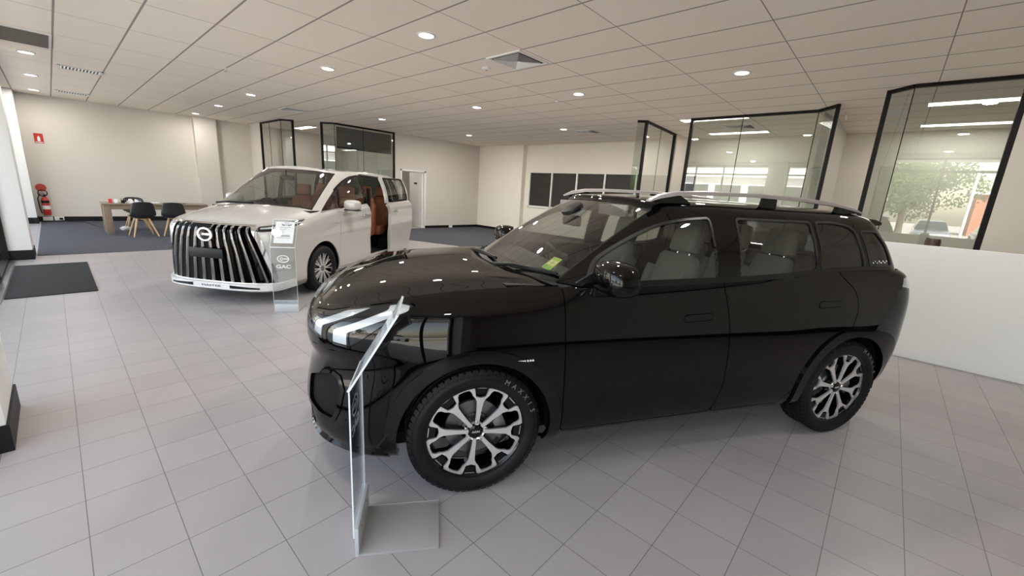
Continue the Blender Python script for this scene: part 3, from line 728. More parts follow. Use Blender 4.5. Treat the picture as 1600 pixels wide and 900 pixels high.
# thin joint between front bumper and wing
bl = [(7.05,.20),(7.05,.60),(6.75,.66),(6.2,.86)]
def seg(S, pl, k=.12):
    q = UZ(S); q[:, 0] *= k; pp = np.array(pl, float); pp[:, 0] *= k; d = np.full(len(q), 9.)
    for a, b in zip(pp, pp[1:]):
        e_ = b - a; t = np.clip(((q - a) @ e_) / (e_ @ e_), 0, 1); d = np.minimum(d, np.linalg.norm(q - a - t[:, None] * e_, axis=1))
    return d
rest = clip(rest, seg(rest, [(6.15,.845),(6.45,.66),(6.25,.60)]) - .0025)
rest = clip(rest, seg(rest, [(-1, .795), (4.0, .79), (5.6, .80), (5.9, .83)]) - .003); rest = clip(rest, seg(rest, [(3.9, .50), (4.6, .56), (5.6, .50), (5.9, .36)]) - .0025)
# framed corner intake in the bumper
AP = fillet([(3.1,.585),(4.75,.665),(5.5,.60),(5.25,.43),(3.5,.455)], .02)
AP = np.array([(3.1,.585),(4.0,.635),(4.8,.668),(5.25,.655),(5.5,.60),(5.42,.50),(5.2,.43),(4.4,.432),(3.5,.455)])
rest = clip(rest, -sdu(rest, AP))
# lower mouth in the bumper and side vents
MOUTH = np.array([(-1,.30),(3.6,.30),(4.1,.36),(3.8,.44),(-1,.46)])
mouth = sdu(rest, MOUTH); rest = clip(rest, -mouth)
# tail lamp
TL = np.array([(23.9,1.10),(26.3,1.075),(26.8,1.155),(24.2,1.165)])
tail = clip(rest, sdu(rest, TL) - .002); rest = clip(rest, -sdu(rest, TL) - .002)
emit(LF(rest), 'body', M_bp, suv, 0, .016)
emit(LF(body_all), 'inner_shell', M_under, suv, -.014)
hcut = lambda S, poly: clip(S, -sdf(B2(S), fillet(poly, .012)) - .004)
fd = emit(LF(hcut(front_door, [(1.215,.918),(1.225,.958),(1.425,.962),(1.42,.925)])), 'door', M_bp, suv, 0, .016)
rd = emit(LF(hcut(rear_door, [(2.28,.975),(2.29,1.013),(2.49,1.015),(2.485,.98)])), 'door', M_bp, suv, 0, .016)
for S_, nm in ((rest, 'body'),): emit(LF(S_), nm, M_bp, suv, 0, 0, mirror=True)
for S_ in (front_door, rear_door): emit(LF(S_), 'door', M_bp, suv, 0, .01, mirror=True)
# door handles: flush rounded bars
def handle(door_S, poly, parent):
    hs = clip(door_S, sdf(B2(door_S), fillet(poly, .012)) - .0)
    o = emit(LF(hs), 'door_handle', M_bp, parent, .002, .012); return o
HP = ([(1.215,.918),(1.225,.958),(1.425,.962),(1.42,.925)], [(2.28,.975),(2.29,1.013),(2.49,1.015),(2.485,.98)])
handle(front_door, [(1.215,.918),(1.225,.958),(1.425,.962),(1.42,.925)], fd); handle(rear_door, [(2.28,.975),(2.29,1.013),(2.49,1.015),(2.485,.98)], rd)
# arch flares: a raised gloss band round each wheel opening
for c_ in (hubf, hubr):
    f_ = np.where(np.abs(body_all.V[:, 0] - c_[0]) < .62, circ(body_all, c_, .470), -1); f_ = np.minimum(f_, body_all.V[:, 2] - .25)
    fl = clip(body_all, np.minimum(f_, body_all.V[:, 1] - .5))
    if c_ is hubf: fl = clip(fl, fl.V[:, 0] + .52)
    for mi in (False, True): emit(LF(fl), 'wheel_arch_flare', M_gloss_b, suv, .014, .016, mirror=mi)
# headlamp: lens over bright light guides
lens = emit(LF(head), 'headlight', M_clear, suv, .0)
lens2 = emit(LF(head), 'headlight', M_clear, suv, 0, mirror=True)
for p_, mi in ((lens, False), (lens2, True)):
    emit(LF(head), 'lamp_housing', M_gloss_b, p_, -.05, 0, mirror=mi)
    for (a, b) in (((3.75, 4.35)), ((5.05, 5.65))):
        # the strip runs up the face and sweeps back over the shoulder
        c0, c1 = (a + b) / 2, (b - a) / 2
        sh = 1.9
        q = UZ(head); z_ = q[:, 1]; cc = c0 + sh * np.clip((z_ - .90) / .12, 0, 1)
        st_ = clip(head, np.minimum((c1 - np.abs(q[:, 0] - cc)) * .12, .1)); emit(LF(st_), 'light_guide', M_lamp, p_, -.012, .02, mirror=mi)
    if not mi:
        pass
M_iframe = P('smoked_chrome', (.035, .034, .034), .05, 1.0)
# bumper details
lip = clip(belt, np.minimum(.285 - belt.V[:, 2], 7.0 - belt.U[:, 0])); lip = clip(lip, lip.V[:, 2] - .20)
emit(both(LF(lip)), 'bumper_lip', M_gloss_b, suv, .022, .03)
ai = clip(belt, sdu(belt, AP) + .004); emit(LF(ai), 'corner_intake', M_gloss_b, suv, -.028); emit(LF(ai), 'corner_intake', M_gloss_b, suv, -.028, mirror=True)
af = clip(belt, np.minimum(sdu(belt, AP) + .008, .012 - sdu(belt, AP))); emit(LF(af), 'intake_frame', M_iframe, suv, .006, .034); emit(LF(af), 'intake_frame', M_iframe, suv, .006, .034, mirror=True)
mo = clip(belt, sdu(belt, MOUTH)); emit(both(LF(mo)), 'lower_grille', M_under, suv, -.05)
tl_ = emit(LF(tail), 'tail_light', M_clear, suv, .002); emit(LF(tail), 'lamp_housing', M_lamp, tl_, -.008)
tl2 = emit(LF(tail), 'tail_light', M_red, suv, .002, mirror=True)
# ---- bonnet
def hood_ctrl():
    T = [np.array(c[2:]) for c in bcols]; rows = []
    ks = [4, 5, 6, 7, 8, 9, 10, 11, 12]; bow = [.08, .10, .11, .12, .13, .145, .165, .19, .215]; cr = [.0, .024, .034, .040, .044, .046, .042, .034, .020]
    fr = [1, .965, .90, .80, .68, .5, .3, .12, 0]
    for k, b_, c_ in zip(ks, bow, cr):
        row = []
        for f in fr:
            if k == 4:
                x = f * .52; q = np.interp(x, [0, .12, .26, .40, .52], [T[0][0], T[1][0], T[2][0], T[3][0], T[4][0]]); zz = np.interp(x, [0, .12, .26, .40, .52], [T[0][2], T[1][2], T[2][2], T[3][2], T[4][2]])
                row.append((q, x, zz))
            else:
                el = T[k][1] if k < 12 else .745
                es = T[k][0] if k < 12 else .425
                up = 1 - f ** 3
                crease = .006 if .6 < f < .85 else 0
                row.append((es - b_ * (1 - f * f), el * f, T[k][2] + c_ * up + crease))
        rows.append(row)
    return rows
hood = skin(hood_ctrl(), 6, 6)
if hood.N[:, 2].mean() < 0: hood = Skin(hood.V, -hood.N, [f[::-1] for f in hood.F], hood.U)
hs_ = clip(hood, np.minimum(hood.U[:, 1] * .05 - .003, 1))
emit(both(LF(hs_)), 'bonnet', M_bp, suv, 0.0, .02)
# ---- greenhouse
GB = [(.29,0,1.135),(.29,.18,1.135),(.31,.38,1.134),(.355,.56,1.133),(.42,.69,1.132),(.50,.79,1.135),(.58,.852,1.122),(.75,.862,1.127),(1.05,.862,1.136),(1.4,.859,1.146),(1.8,.855,1.159),(2.2,.845,1.187),(2.5,.837,1.216),(2.75,.830,1.217),(2.95,.822,1.215),(3.10,.80,1.213),(3.20,.72,1.211),(3.27,.55,1.211),(3.31,.25,1.211),(3.32,0,1.211)]
GE = [(1.0,0,1.584),(1.0,.16,1.583),(1.02,.33,1.579),(1.05,.48,1.571),(1.09,.575,1.557),(1.15,.64,1.545),(1.23,.678,1.537),(1.34,.688,1.541),(1.5,.692,1.548),(1.68,.693,1.551),(1.92,.693,1.551),(2.2,.693,1.550),(2.46,.692,1.546),(2.66,.692,1.541),(2.84,.69,1.536),(2.97,.672,1.531),(3.02,.60,1.528),(3.05,.42,1.527),(3.06,.22,1.527),(3.06,0,1.527)]
GC = [1.04,1.06,1.09,1.13,1.17,1.22,1.29,1.38,1.52,1.68,1.92,2.2,2.45,2.62,2.76,2.86,2.91,2.95,2.98,3.0]
gctrl = []
for k in range(20):
    b_, e_ = np.array(GB[k]), np.array(GE[k]); col = []
    mid = (b_ + e_) / 2
    for f in (0, .06, .2, .4, .6, .8, .93, 1.0):
        p = b_ * (1 - f) + e_ * f; bul = .022 * 4 * f * (1 - f)
        nn = np.array([0, 1, .4]) if 6 <= k <= 14 else (np.array([-.5, 0, .8]) if k < 5 else (np.array([1, 0, .3]) if k > 15 else np.array([0, .7, .3])))
        if k < 5: bul *= 1.0
        p = p + nn * bul; 
        if k in (0, 19): p[1] = 0
        col.append(p)
    for q, dz in ((.955, .028), (.90, .044), (.78, .058), (.5, .072), (.22, .080), (0, .081)):
        s_ = e_[0] + (GC[k] - e_[0]) * (1 - q); zt = e_[2] + dz * (1 if 4 < k < 15 else .45 + .1 * abs(min(k, 19 - k)))
        zt = min(zt, 1.548 + dz) if 4 < k < 15 else zt
        ss = (s_ - 1.0) / 2.0; zroof = 1.552 + .081 - .050 * max(0, (ss - .45)) ** 1.5 - .035 * max(0, .12 - ss) / .12
        zt = zt * q + (zroof) * (1 - q) if 1 else zt
        col.append(np.array([s_, e_[1] * q, zt]))
    gctrl.append(col)
gh = skin(gctrl, 20, 7, flip=True)
W1 = fillet([(.575,1.146),(.655,1.255),(.79,1.335),(.925,1.404),(1.08,1.470),(1.25,1.503),(1.425,1.518),(1.43,1.152)], [.02,.05,.1,.1,.1,.1,.03,.03])
W2 = fillet([(1.60,1.164),(1.62,1.521),(2.255,1.521),(2.245,1.212),(2.10,1.184),(1.9,1.172)], .03)
W3 = fillet([(2.285,1.222),(2.295,1.523),(2.46,1.526),(2.60,1.510),(2.665,1.478),(2.715,1.230)], .03)
W4 = fillet([(2.765,1.234),(2.715,1.478),(2.90,1.478),(2.985,1.38),(3.03,1.242)], .03)
gs = lambda S, f: np.where((S.V[:, 1] > .55) & (S.V[:, 0] > .5), f, -1)
cur = gh; wins = []
for Wp, mt_ in ((W1, M_cglass), (W2, M_cglass), (W3, M_pglass), (W4, M_pglass)):
    d = gs(cur, sdf(B2(cur), Wp)); wins.append((clip(cur, d + .004), mt_)); cur = clip(cur, -d)
ws = np.minimum(np.minimum((4.35 - cur.U[:, 0]) * .12, (6.75 - cur.U[:, 1]) * .08), (cur.U[:, 1] + .2) * .08)
wscr = clip(cur, ws); cur = clip(cur, -ws)
rg = np.minimum(np.minimum((cur.U[:, 0] - 16.4) * .1, (6.6 - cur.U[:, 1]) * .08), (cur.U[:, 1] - .8) * .05)
rglass = clip(cur, rg); cur = clip(cur, -rg)
pan = np.minimum(np.minimum(.50 - cur.V[:, 1], cur.V[:, 0] - 1.28), 2.55 - cur.V[:, 0]); pan = np.where(cur.V[:, 2] > 1.5, pan, -1)
emit(both(LF(cur)), 'roof', M_bp, suv, 0, .012)
emit(both(LF(wscr)), 'windscreen', M_wscreen, suv, -.003)
emit(both(LF(rglass)), 'rear_window', M_pglass, suv, -.003)
for i, (S_, mt_) in enumerate(wins):
    for mi in (False, True):
        emit(LF(S_), 'side_window', mt_, (fd if i == 0 else rd if i in (1, 2) else suv) if not mi else suv, -.006, mirror=mi)
# black border of the windscreen, inside the glass
wb = np.minimum(np.minimum((4.22 - wscr.U[:, 0]) * .12, (6.35 - wscr.U[:, 1]) * .08), (wscr.U[:, 1] - .95) * .07)
emit(both(LF(clip(wscr, -wb))), 'windscreen_border', M_gloss_b, suv, -.006)
M_wtrim = P('dark_satin_trim', (.045, .042, .042), .3, .5)
# window trim lines (black frames with a satin inner line)
for Wp in (W1, W2, W3, W4):
    d = gs(gh, sdf(B2(gh), Wp)); fr_ = clip(gh, np.minimum(d + .004, .008 - d)); emit(LF(fr_), 'window_frame', M_wtrim, suv, .004, .008); emit(LF(fr_), 'window_frame', M_black, suv, .004, .008, mirror=True)
# small chequered decal low on the rearmost side window
for i in range(8):
    s0 = 2.79 + .022 * i; zz = 1.262 + (.010 if i % 2 else 0) + .0; Wd = np.array([(s0, zz), (s0 + .016, zz), (s0 + .016, zz + .012), (s0, zz + .012)])
    sq = clip(gh, gs(gh, sdf(B2(gh), Wd)))
    if len(sq.F): emit(LF(sq), 'window_decal', M_lett, suv, .002)
# belt trim strip
tr_ = clip(gh, np.minimum(np.minimum(1.0 - gh.U[:, 1], gh.U[:, 0] - 5.6) , 14.4 - gh.U[:, 0])); emit(LF(tr_), 'belt_trim', M_gloss_b, suv, .007, .01)
# cowl under the windscreen
mb = MB(); mb.add([(.13, -.6, 1.125), (.13, .6, 1.125), (.46, .76, 1.118), (.46, -.76, 1.118)], [(0, 1, 2, 3)]); mb.add([(.1, -.62, 1.085), (.1, .62, 1.085), (.5, .70, 1.085), (.5, -.70, 1.085)], [(0, 1, 2, 3)])
MB().prism([(.17, -.72), (.06, -.4), (.03, 0), (.06, .4), (.17, .72), (.46, .74), (.36, .55), (.30, .3), (.28, 0), (.30, -.3), (.36, -.55), (.46, -.74)], 1.085, 1.118).build('cowl', M_black, suv)
# wipers: arm + blade near the windscreen foot (left, seen; right one resting)
def wiper(p0, p1, parent):
    w_ = empty('wiper', p0, 0, parent); d = Vector(p1) - Vector(p0)
    MB().tube([(0, 0, 0), (d.x * .35, d.y * .35, d.z * .35 + .02), (d.x, d.y, d.z + .012)], [.014, .011, .007], 8).build('wiper_arm', M_black, w_, smooth=True)
    n_ = d.normalized(); a = d * .30; b = d * 1.02
    MB().tube([(a.x, a.y, a.z + .006), ((a.x + b.x) / 2, (a.y + b.y) / 2, (a.z + b.z) / 2 + .010), (b.x, b.y, b.z + .006)], [.008, .012, .008], 6).build('wiper_blade', M_black, w_, smooth=True)
wiper((.235, -.20, 1.135), (.46, -.69, 1.165), suv); wiper((.22, .42, 1.135), (.27, -.12, 1.155), suv)
# ---- roof rails
for sd in (-1, 1):
    y = -.615 * sd; yy = -.60 * sd
    r_ = MB()
    path = [(1.06, 1.598), (1.13, 1.625), (1.25, 1.648), (1.45, 1.660), (1.9, 1.668), (2.3, 1.662), (2.6, 1.645), (2.78, 1.622), (2.88, 1.600)]
    rings = []
    for (s_, z_) in path:
        t = .5 if s_ in (1.06, 2.88) else 1
        rings.append([(s_, yy - .022 * 1, z_ - .012 * t), (s_, yy + .022, z_ - .012 * t), (s_, yy + .018, z_ + .008 * t), (s_, yy + .006, z_ + .014 * t), (s_, yy - .006, z_ + .014 * t), (s_, yy - .018, z_ + .008 * t)])
    r_.loft(rings); rail = r_.build('roof_rail', M_satin, suv, smooth=True)
    for a, b in ((1.10, 1.36), (1.93, 2.05), (2.62, 2.86)):
        zt = lambda x: np.interp(x, [p[0] for p in path], [p[1] for p in path]) - .008
        f_ = MB(); f_.loft([[(a, yy - .018, 1.585), (a, yy + .018, 1.585), (a + .01, yy + .014, zt(a)), (a + .01, yy - .014, zt(a))], [(b, yy - .018, 1.592), (b, yy + .018, 1.592), (b - (.10 if a < 1.2 else .0), yy + .014, zt(b)), (b - (.10 if a < 1.2 else .0), yy - .014, zt(b))]])
        f_.build('rail_foot', M_gloss_b, rail)
# rear spoiler
sp_ = MB(); rings = []
for l_ in np.linspace(-.64, .64, 17):
    q = 1 - (abs(l_) / .64) ** 4; tip = 3.08 + .05 * q
    rings.append([(2.86, l_, 1.560 + .035 * q), (3.0, l_, 1.558 + .025 * q), (tip, l_, 1.538 + .012 * q), (tip, l_, 1.518 + .01 * q), (2.96, l_, 1.51), (2.88, l_, 1.53)])
sp_.loft(rings); sp_.build('rear_spoiler', M_bp, suv, smooth=True)
# ---- door mirrors
def suv_mirror(sd):
    m_ = empty('door_mirror', (.66, -sd * .98, 1.205), 0, suv)
    hb = MB(); rings = []
    for t, sc in ((-.085, .55), (-.075, .78), (-.045, .95), (0, 1.0), (.04, .97), (.062, .90)):
        ring = []
        for k in range(24):
            a = 2 * pi * k / 24; ca, sa = cos(a), sin(a)
            px = abs(ca) ** .55 * (1 if ca > 0 else -1) * .135 * sc; pz = abs(sa) ** .6 * (1 if sa > 0 else -1) * .086 * sc
            if pz > 0: px *= 1 - .18 * (pz / .086)
            ring.append((t, -px * sd, pz))
        rings.append(ring)
    # housing axis along s: front is rounded, glass faces the rear
    hb.loft(rings); hb.build('mirror_housing', M_bp, m_, smooth=True)
    MB().loft([[(.063, p[1] * .86, p[2] * .86) for p in rings[3]], [(.066, p[1] * .84, p[2] * .84) for p in rings[3]]]).build('mirror_glass', M_chrome, m_)
    MB().box((-.04, -.13 * 1, -.052), (.055, .13, -.030)).build('indicator', M_gloss_b, m_, bevel=.004)
    f_ = MB(); s_ = sd
    f_.loft([[(-.05, .13 * s_, -.13), (.06, .13 * s_, -.13), (.07, .13 * s_, -.05), (-.05, .13 * s_, -.05)], [(-.05, .05 * s_, -.11), (.05, .05 * s_, -.11), (.05, .05 * s_, -.06), (-.05, .05 * s_, -.06)], [(-.03, -.04 * s_, -.078), (.04, -.04 * s_, -.078), (.04, -.04 * s_, -.06), (-.03, -.04 * s_, -.06)]])
    f_.build('mirror_foot', M_gloss_b, m_, bevel=.008)
suv_mirror(1); suv_mirror(-1)
# black sail panel ahead of the front window
MB().prism([(.50, 1.155), (.645, 1.158), (.655, 1.245)], -.862, -.845, 1).build('sail_panel', M_black, suv, bevel=.004)
# parking sensor in the bumper
MB().tube([(-.712 + .004 * cos(a) * 0, -.545 + .016 * cos(a), .50 + .016 * sin(a)) for a in np.linspace(0, 2 * pi, 20)], .003, 6).build('parking_sensor', M_silver, suv)
# wing badge
MB().box((.19, -.912, .756), (.235, -.905, .764)).box((.243, -.912, .756), (.251, -.905, .764)).box((.257, -.912, .756), (.265, -.905, .764)).box((.271, -.912, .756), (.279, -.905, .764)).build('wing_badge', M_lett, suv)
# ---- underbody and wheel wells
MB().box((-.62, -.70, .235), (3.25, .70, .30)).build('underbody', M_under, suv)
for hx in (0, 2.685):
    for sg in (-1, 1):
        b = MB(); n_ = 20; ring = lambda rr_, y_: [(hx + rr_ * cos(pi * k / n_), y_, .355 + rr_ * sin(pi * k / n_)) for k in range(n_ + 1)]
        o_, i_ = ring(.42, sg * .845), ring(.42, sg * .58)
        b.add(o_ + i_, [(k, k + 1, n_ + 2 + k, n_ + 1 + k) for k in range(n_)]); b.add(i_, [tuple(range(n_ + 1))])
        for e0 in (0, n_):
            p_ = o_[e0]; q_ = i_[e0]; b.add([p_, q_, (q_[0], q_[1], .30), (p_[0], p_[1], .30)], [(0, 1, 2, 3)])
        b.build('wheel_well', M_under, suv)
for hx in (0, 2.685):
    suv_wheel(suv, (hx, -.785, .355), False, .1 if hx == 0 else .25); suv_wheel(suv, (hx, .785, .355), True, .1)
# ---- cabin
MB().box((.62, -.72, .30), (3.1, .72, .36)).build('cabin_floor', M_under, suv)
d_ = MB(); rings = []
for l_ in np.linspace(-.74, .74, 15):
    bow_ = .10 * (l_ / .74) ** 2
    rings.append([(.38 + bow_, l_, 1.10), (.55 + bow_, l_, 1.135), (.72, l_, 1.125), (.80, l_, 1.08), (.80, l_, .92), (.74, l_, .80), (.6, l_, .75), (.38 + bow_, l_, .8)])
d_.loft(rings); d_.build('dashboard', M_dash, suv, smooth=True)
MB().box((.77, -.16, 1.04), (.785, .16, 1.20)).build('touch_screen', M_gloss_b, suv, bevel=.006)
steering(suv, (.92, .37, 1.03), M_black)
for l_ in (-.38, .38): car_seat(suv, 1.20, l_, .62, M_seat_g)
MB().box((.95, -.10, .36), (1.6, .10, .78)).build('centre_console', M_dash, suv, bevel=.03)
for l_ in (-.42, 0, .42): car_seat(suv, 2.02, l_, .62, M_seat_g, .42)
iv = MB(); rbox(iv, (.86, 0, 1.425), (.035, .26, .075), 0, .02); iv.build('rear_view_mirror', M_black, suv, smooth=True)
iv = MB(); rbox(iv, (.86, 0, 1.50), (.15, .16, .05), R(-32), .06); iv.build('sensor_housing', M_black, suv, smooth=True)
for l_ in (-.33, .33): MB().box((.98, l_ - .17, 1.488), (1.0, l_ + .17, 1.56)).build('sun_visor', M_seat_g, suv, bevel=.006)

M_paper_s = P('label_white', (.8, .8, .78), .5)
# energy label stuck inside the windscreen
Q_ = [Vector((.444, -.511, 1.176)), Vector((.461, -.593, 1.168)), Vector((.55, -.565, 1.229)), Vector((.531, -.491, 1.234))]
def qp(u, v): return (Q_[0] * (1 - u) + Q_[1] * u) * (1 - v) + (Q_[3] * (1 - u) + Q_[2] * u) * v
def qpatch(name, u0, u1, v0, v1, mat, up, par): return MB().add([tuple(qp(u, v) + Vector((0, 0, up))) for u, v in ((u0, v0), (u1, v0), (u1, v1), (u0, v1))], [(0, 1, 2, 3)]).build(name, mat, par)
M_lg = P('label_green', (.30, .62, .08), .5); M_ly = P('label_yellow', (.75, .66, .10), .5)
el = qpatch('energy_label', 0, 1, 0, 1, M_ly, 0, suv); el['label'] = 'green and yellow energy label'
qpatch('label_band', 0, 1, 0, .28, M_lg, .0012, el); qpatch('label_band', 0, 1, .82, .94, M_lg, .0012, el)
for u_ in (.15, .6):
    for v_ in (.36, .58): qpatch('label_box', u_, u_ + .26, v_, v_ + .13, M_paper_s, .0016, el)

# ================================================================ WHITE VAN (people mover)
van = empty('car', (2.0546, 6.7481, 0), 0); van.rotation_euler = (0, 0, R(34))
tag(van, 'white people mover with tall chrome grille and open sliding door', 'car')
vcols = [(-1.0,0,-.90,0,1.02),(-1.0,.14,-.90,.14,1.02),(-.995,.30,-.89,.30,1.018),(-.975,.45,-.87,.44,1.014),(-.935,.59,-.84,.545,1.01),(-.87,.71,-.74,.645,1.022),
 (-.77,.80,-.60,.72,1.043),(-.63,.86,-.44,.775,1.065),(-.45,.89,-.28,.81,1.088),(-.2,.905,-.12,.835,1.112),(.05,.905,.05,.852,1.145),(.3,.905,.3,.858,1.168),(.6,.905,.6,.855,1.192),
 (1.0,.905,1.0,.85,1.222),(1.4,.905,1.4,.843,1.245),(1.8,.905,1.8,.836,1.262),(2.2,.905,2.2,.83,1.276),(2.55,.905,2.55,.825,1.288),(2.85,.90,2.85,.818,1.296),(3.05,.885,3.02,.80,1.30),
 (3.2,.84,3.12,.75,1.30),(3.29,.74,3.19,.64,1.30),(3.34,.55,3.23,.45,1.30),(3.36,.28,3.25,.22,1.30),(3.365,0,3.255,0,1.30)]
vrow = [(0, 0, ins_low(.08, .03)), (.03, 0, ins_low(.04, .01)), (.09, 0, ins_low(.02, 0)), (.2, 0, ins_low(.006, 0)), (.36, 0, ins_low(.014, 0)), (.5, 0, ins_low(.006, 0)),
        (.63, 0, ins_low(-.004, 0)), (.74, .0, ins_low(.010, 0)), (.83, .03, 0), (.90, .10, 0), (.95, .32, 0), (.985, .66, 0), (1.0, 1.0, 0)]
vbelt = skin(belt_ctrl(vcols, lambda s, k: .19, vrow), 9, 6, flip=True)
vf, vr = (0, .335), (2.72, .335)
varch = np.maximum(np.where(np.abs(vbelt.V[:, 0]) < .6, circ(vbelt, (0, .345), .395), -1), np.where(np.abs(vbelt.V[:, 0] - 2.72) < .6, circ(vbelt, (2.72, .345), .395), -1))
vbody = clip(vbelt, -varch)
VD1 = fillet([(.435,1.6),(.452,1.15),(.45,.85),(.40,.45),(.40,.285),(1.34,.285),(1.352,.7),(1.40,1.05),(1.33,1.25),(1.33,1.6)], .04)
VD2 = fillet([(1.385,1.74),(1.385,1.25),(1.44,1.05),(1.395,.7),(1.40,.285),(2.30,.285),(2.34,.45),(2.47,.72),(2.49,1.1),(2.45,1.5),(2.42,1.71)], .05)
vdoor, vrest = cutout(vbody, VD1)
d_ = on(vrest, sdf(B2(vrest), VD2)); vslide = clip(vrest, d_ - .004); vrest = clip(vrest, -d_)
# grille opening
def LZ(S): return S.V[:, [1, 2]]
GR = np.array([(-1, .27), (.735, .275), (.70, .45), (.60, .80), (.52, .975), (.50, .992), (-1, .992)])
gd = np.where(vrest.V[:, 0] < -.6, sdf(LZ(vrest), GR), -1); vrest = clip(vrest, -gd)
grille_s = clip(vbelt, np.where(vbelt.V[:, 0] < -.6, sdf(LZ(vbelt), GR), -1))
# lamp strip
VH = np.array([(3.95,.935),(4.4,.925),(5.2,.932),(6.4,.958),(7.6,1.005),(8.15,1.075),(7.6,1.065),(6.4,1.040),(5.2,1.008),(4.2,.99)])
vh = clip(vrest, sdu(vrest, VH, .14) - .001); vrest = clip(vrest, -sdu(vrest, VH, .14) - .001)
vrest = clip(vrest, seg(vrest, [(6.2, .955), (7.3, .66)], .14) - .002)
for mi in (False, True):
    emit(LF(vrest), 'body', M_wp, van, 0, .016, mirror=mi)
inn = clip(vbody, -on(vbody, sdf(B2(vbody), VD2))); inn = clip(inn, -np.where(inn.V[:, 0] < -.6, sdf(LZ(inn), GR), -1))
emit(LF(inn), 'inner_shell', M_under, van, -.014); emit(LF(vbody), 'inner_shell', M_under, van, -.014, mirror=True)
vfd = emit(LF(vdoor), 'door', M_wp, van, 0, .016); emit(LF(vdoor), 'door', M_wp, van, 0, .01, mirror=True)
emit(LF(vslide), 'sliding_door', M_wp, van, 0, .01, mirror=True)
SH = (.62, -.085, 0)
vsd = emit(LF(vslide), 'sliding_door', M_wp, van, 0, .055, shift=SH)
emit(LF(vslide), 'door_lining', M_dash, vsd, -.05, 0, shift=SH)
vl = emit(LF(vh), 'headlight', M_clear, van, 0); emit(LF(vh), 'lamp_housing', M_gloss_b, vl, -.03)
vl2 = emit(LF(vh), 'headlight', M_clear, van, 0, mirror=True); emit(LF(vh), 'lamp_housing', M_gloss_b, vl2, -.03, mirror=True)
for p_, mi in ((vl, False), (vl2, True)):
    q = UZ(vh); st_ = clip(vh, np.minimum(.010 - np.abs(q[:, 1] - np.interp(q[:, 0], [4, 5.2, 6.4, 7.6], [.97, .982, 1.01, 1.04])), q[:, 0] - 4.3)); emit(LF(st_), 'light_guide', M_lamp, p_, -.012, mirror=mi)
text('lamp_lettering', 'TRUMPCHI', .024, M_lett, vl, frame4((-.80, -.735, .985), (.62, -.78, .10), (0, 0, 1)), .0005)
# grille: black cavity, fins that break over at the top
emit(both(LF(grille_s)), 'grille_cavity', M_gloss_b, van, -.075)
gfr = clip(vbelt, np.where(vbelt.V[:, 0] < -.6, np.minimum(sdf(LZ(vbelt), GR) + .045, -sdf(LZ(vbelt), GR) + .004), -1)); gfr = clip(gfr, np.minimum(gfr.V[:, 2] - .27, .993 - gfr.V[:, 2]))
emit(both(LF(gfr)), 'grille_frame', M_chrome, van, .006, .03)
gtop = clip(vbelt, np.where(vbelt.V[:, 0] < -.6, np.minimum(np.minimum(vbelt.V[:, 2] - .985, 1.004 - vbelt.V[:, 2]), .56 - vbelt.V[:, 1]), -1)); emit(both(LF(gtop)), 'grille_frame', M_chrome, van, .006, .02)
def nose_s(l, z):
    a = abs(l); s0 = np.interp(a, [0, .14, .30, .45, .59, .71, .80], [-1.0, -1.0, -.995, -.975, -.935, -.87, -.77])
    return float(s0 + np.interp(z, [.3, .86, .92, .96, 1.0], [0, .0, .012, .04, .085]))
M_fin = P('dark_chrome_fin', (.20, .19, .185), .22, 1.0)
for k in range(11):
    lb = -.665 + k * .133; f_ = MB(); rings = []
    for z_ in (.275, .40, .55, .70, .82, .90, .935, .99):
        l_ = lb * np.interp(z_, [.275, .55, .90, .99], [1.0, .90, .735, .70]); s_ = nose_s(l_, z_) + .004
        wd_ = np.interp(z_, [.275, .7, .9, .935, .99], [.046, .042, .030, .034, .050]); dp = np.interp(z_, [.275, .9, .99], [.07, .06, .03])
        y_ = -l_
        rings.append([(s_, y_ - wd_ * .5, z_), (s_ - .006, y_, z_), (s_, y_ + wd_ * .5, z_), (s_ + dp, y_ + wd_ * .25 , z_), (s_ + dp, y_ - wd_ * .25, z_)])
    if abs(k - 4.6) < .8 and False: pass
    f_.loft(rings); f_.build('grille_fin', M_fin, van)
# round badge
bd = empty('grille_badge', (-1.012, .04, .862), 0, van)
TT = lambda v: (v[0], v[1] * 1.22, v[2])
MB().lathe([(.088, .012), (.090, -.006), (.084, -.014), (.066, -.014), (.060, -.004), (.060, .012)], 48, axis=0, T=TT).build('badge_ring', M_chrome, bd, smooth=True)
MB().lathe([(.001, -.004), (.060, -.003), (.062, .004)], 40, axis=0, T=TT).build('badge_field', M_gloss_b, bd)
bb = MB().box((-.010, -.075, -.008), (-.003, .035, .012)); bb.build('badge_bar', M_chrome, bd)
np_ = tag(MB().box((-1.05, -.21, .575), (-1.035, .255, .695)).build('number_plate_holder', M_black, van, bevel=.004))
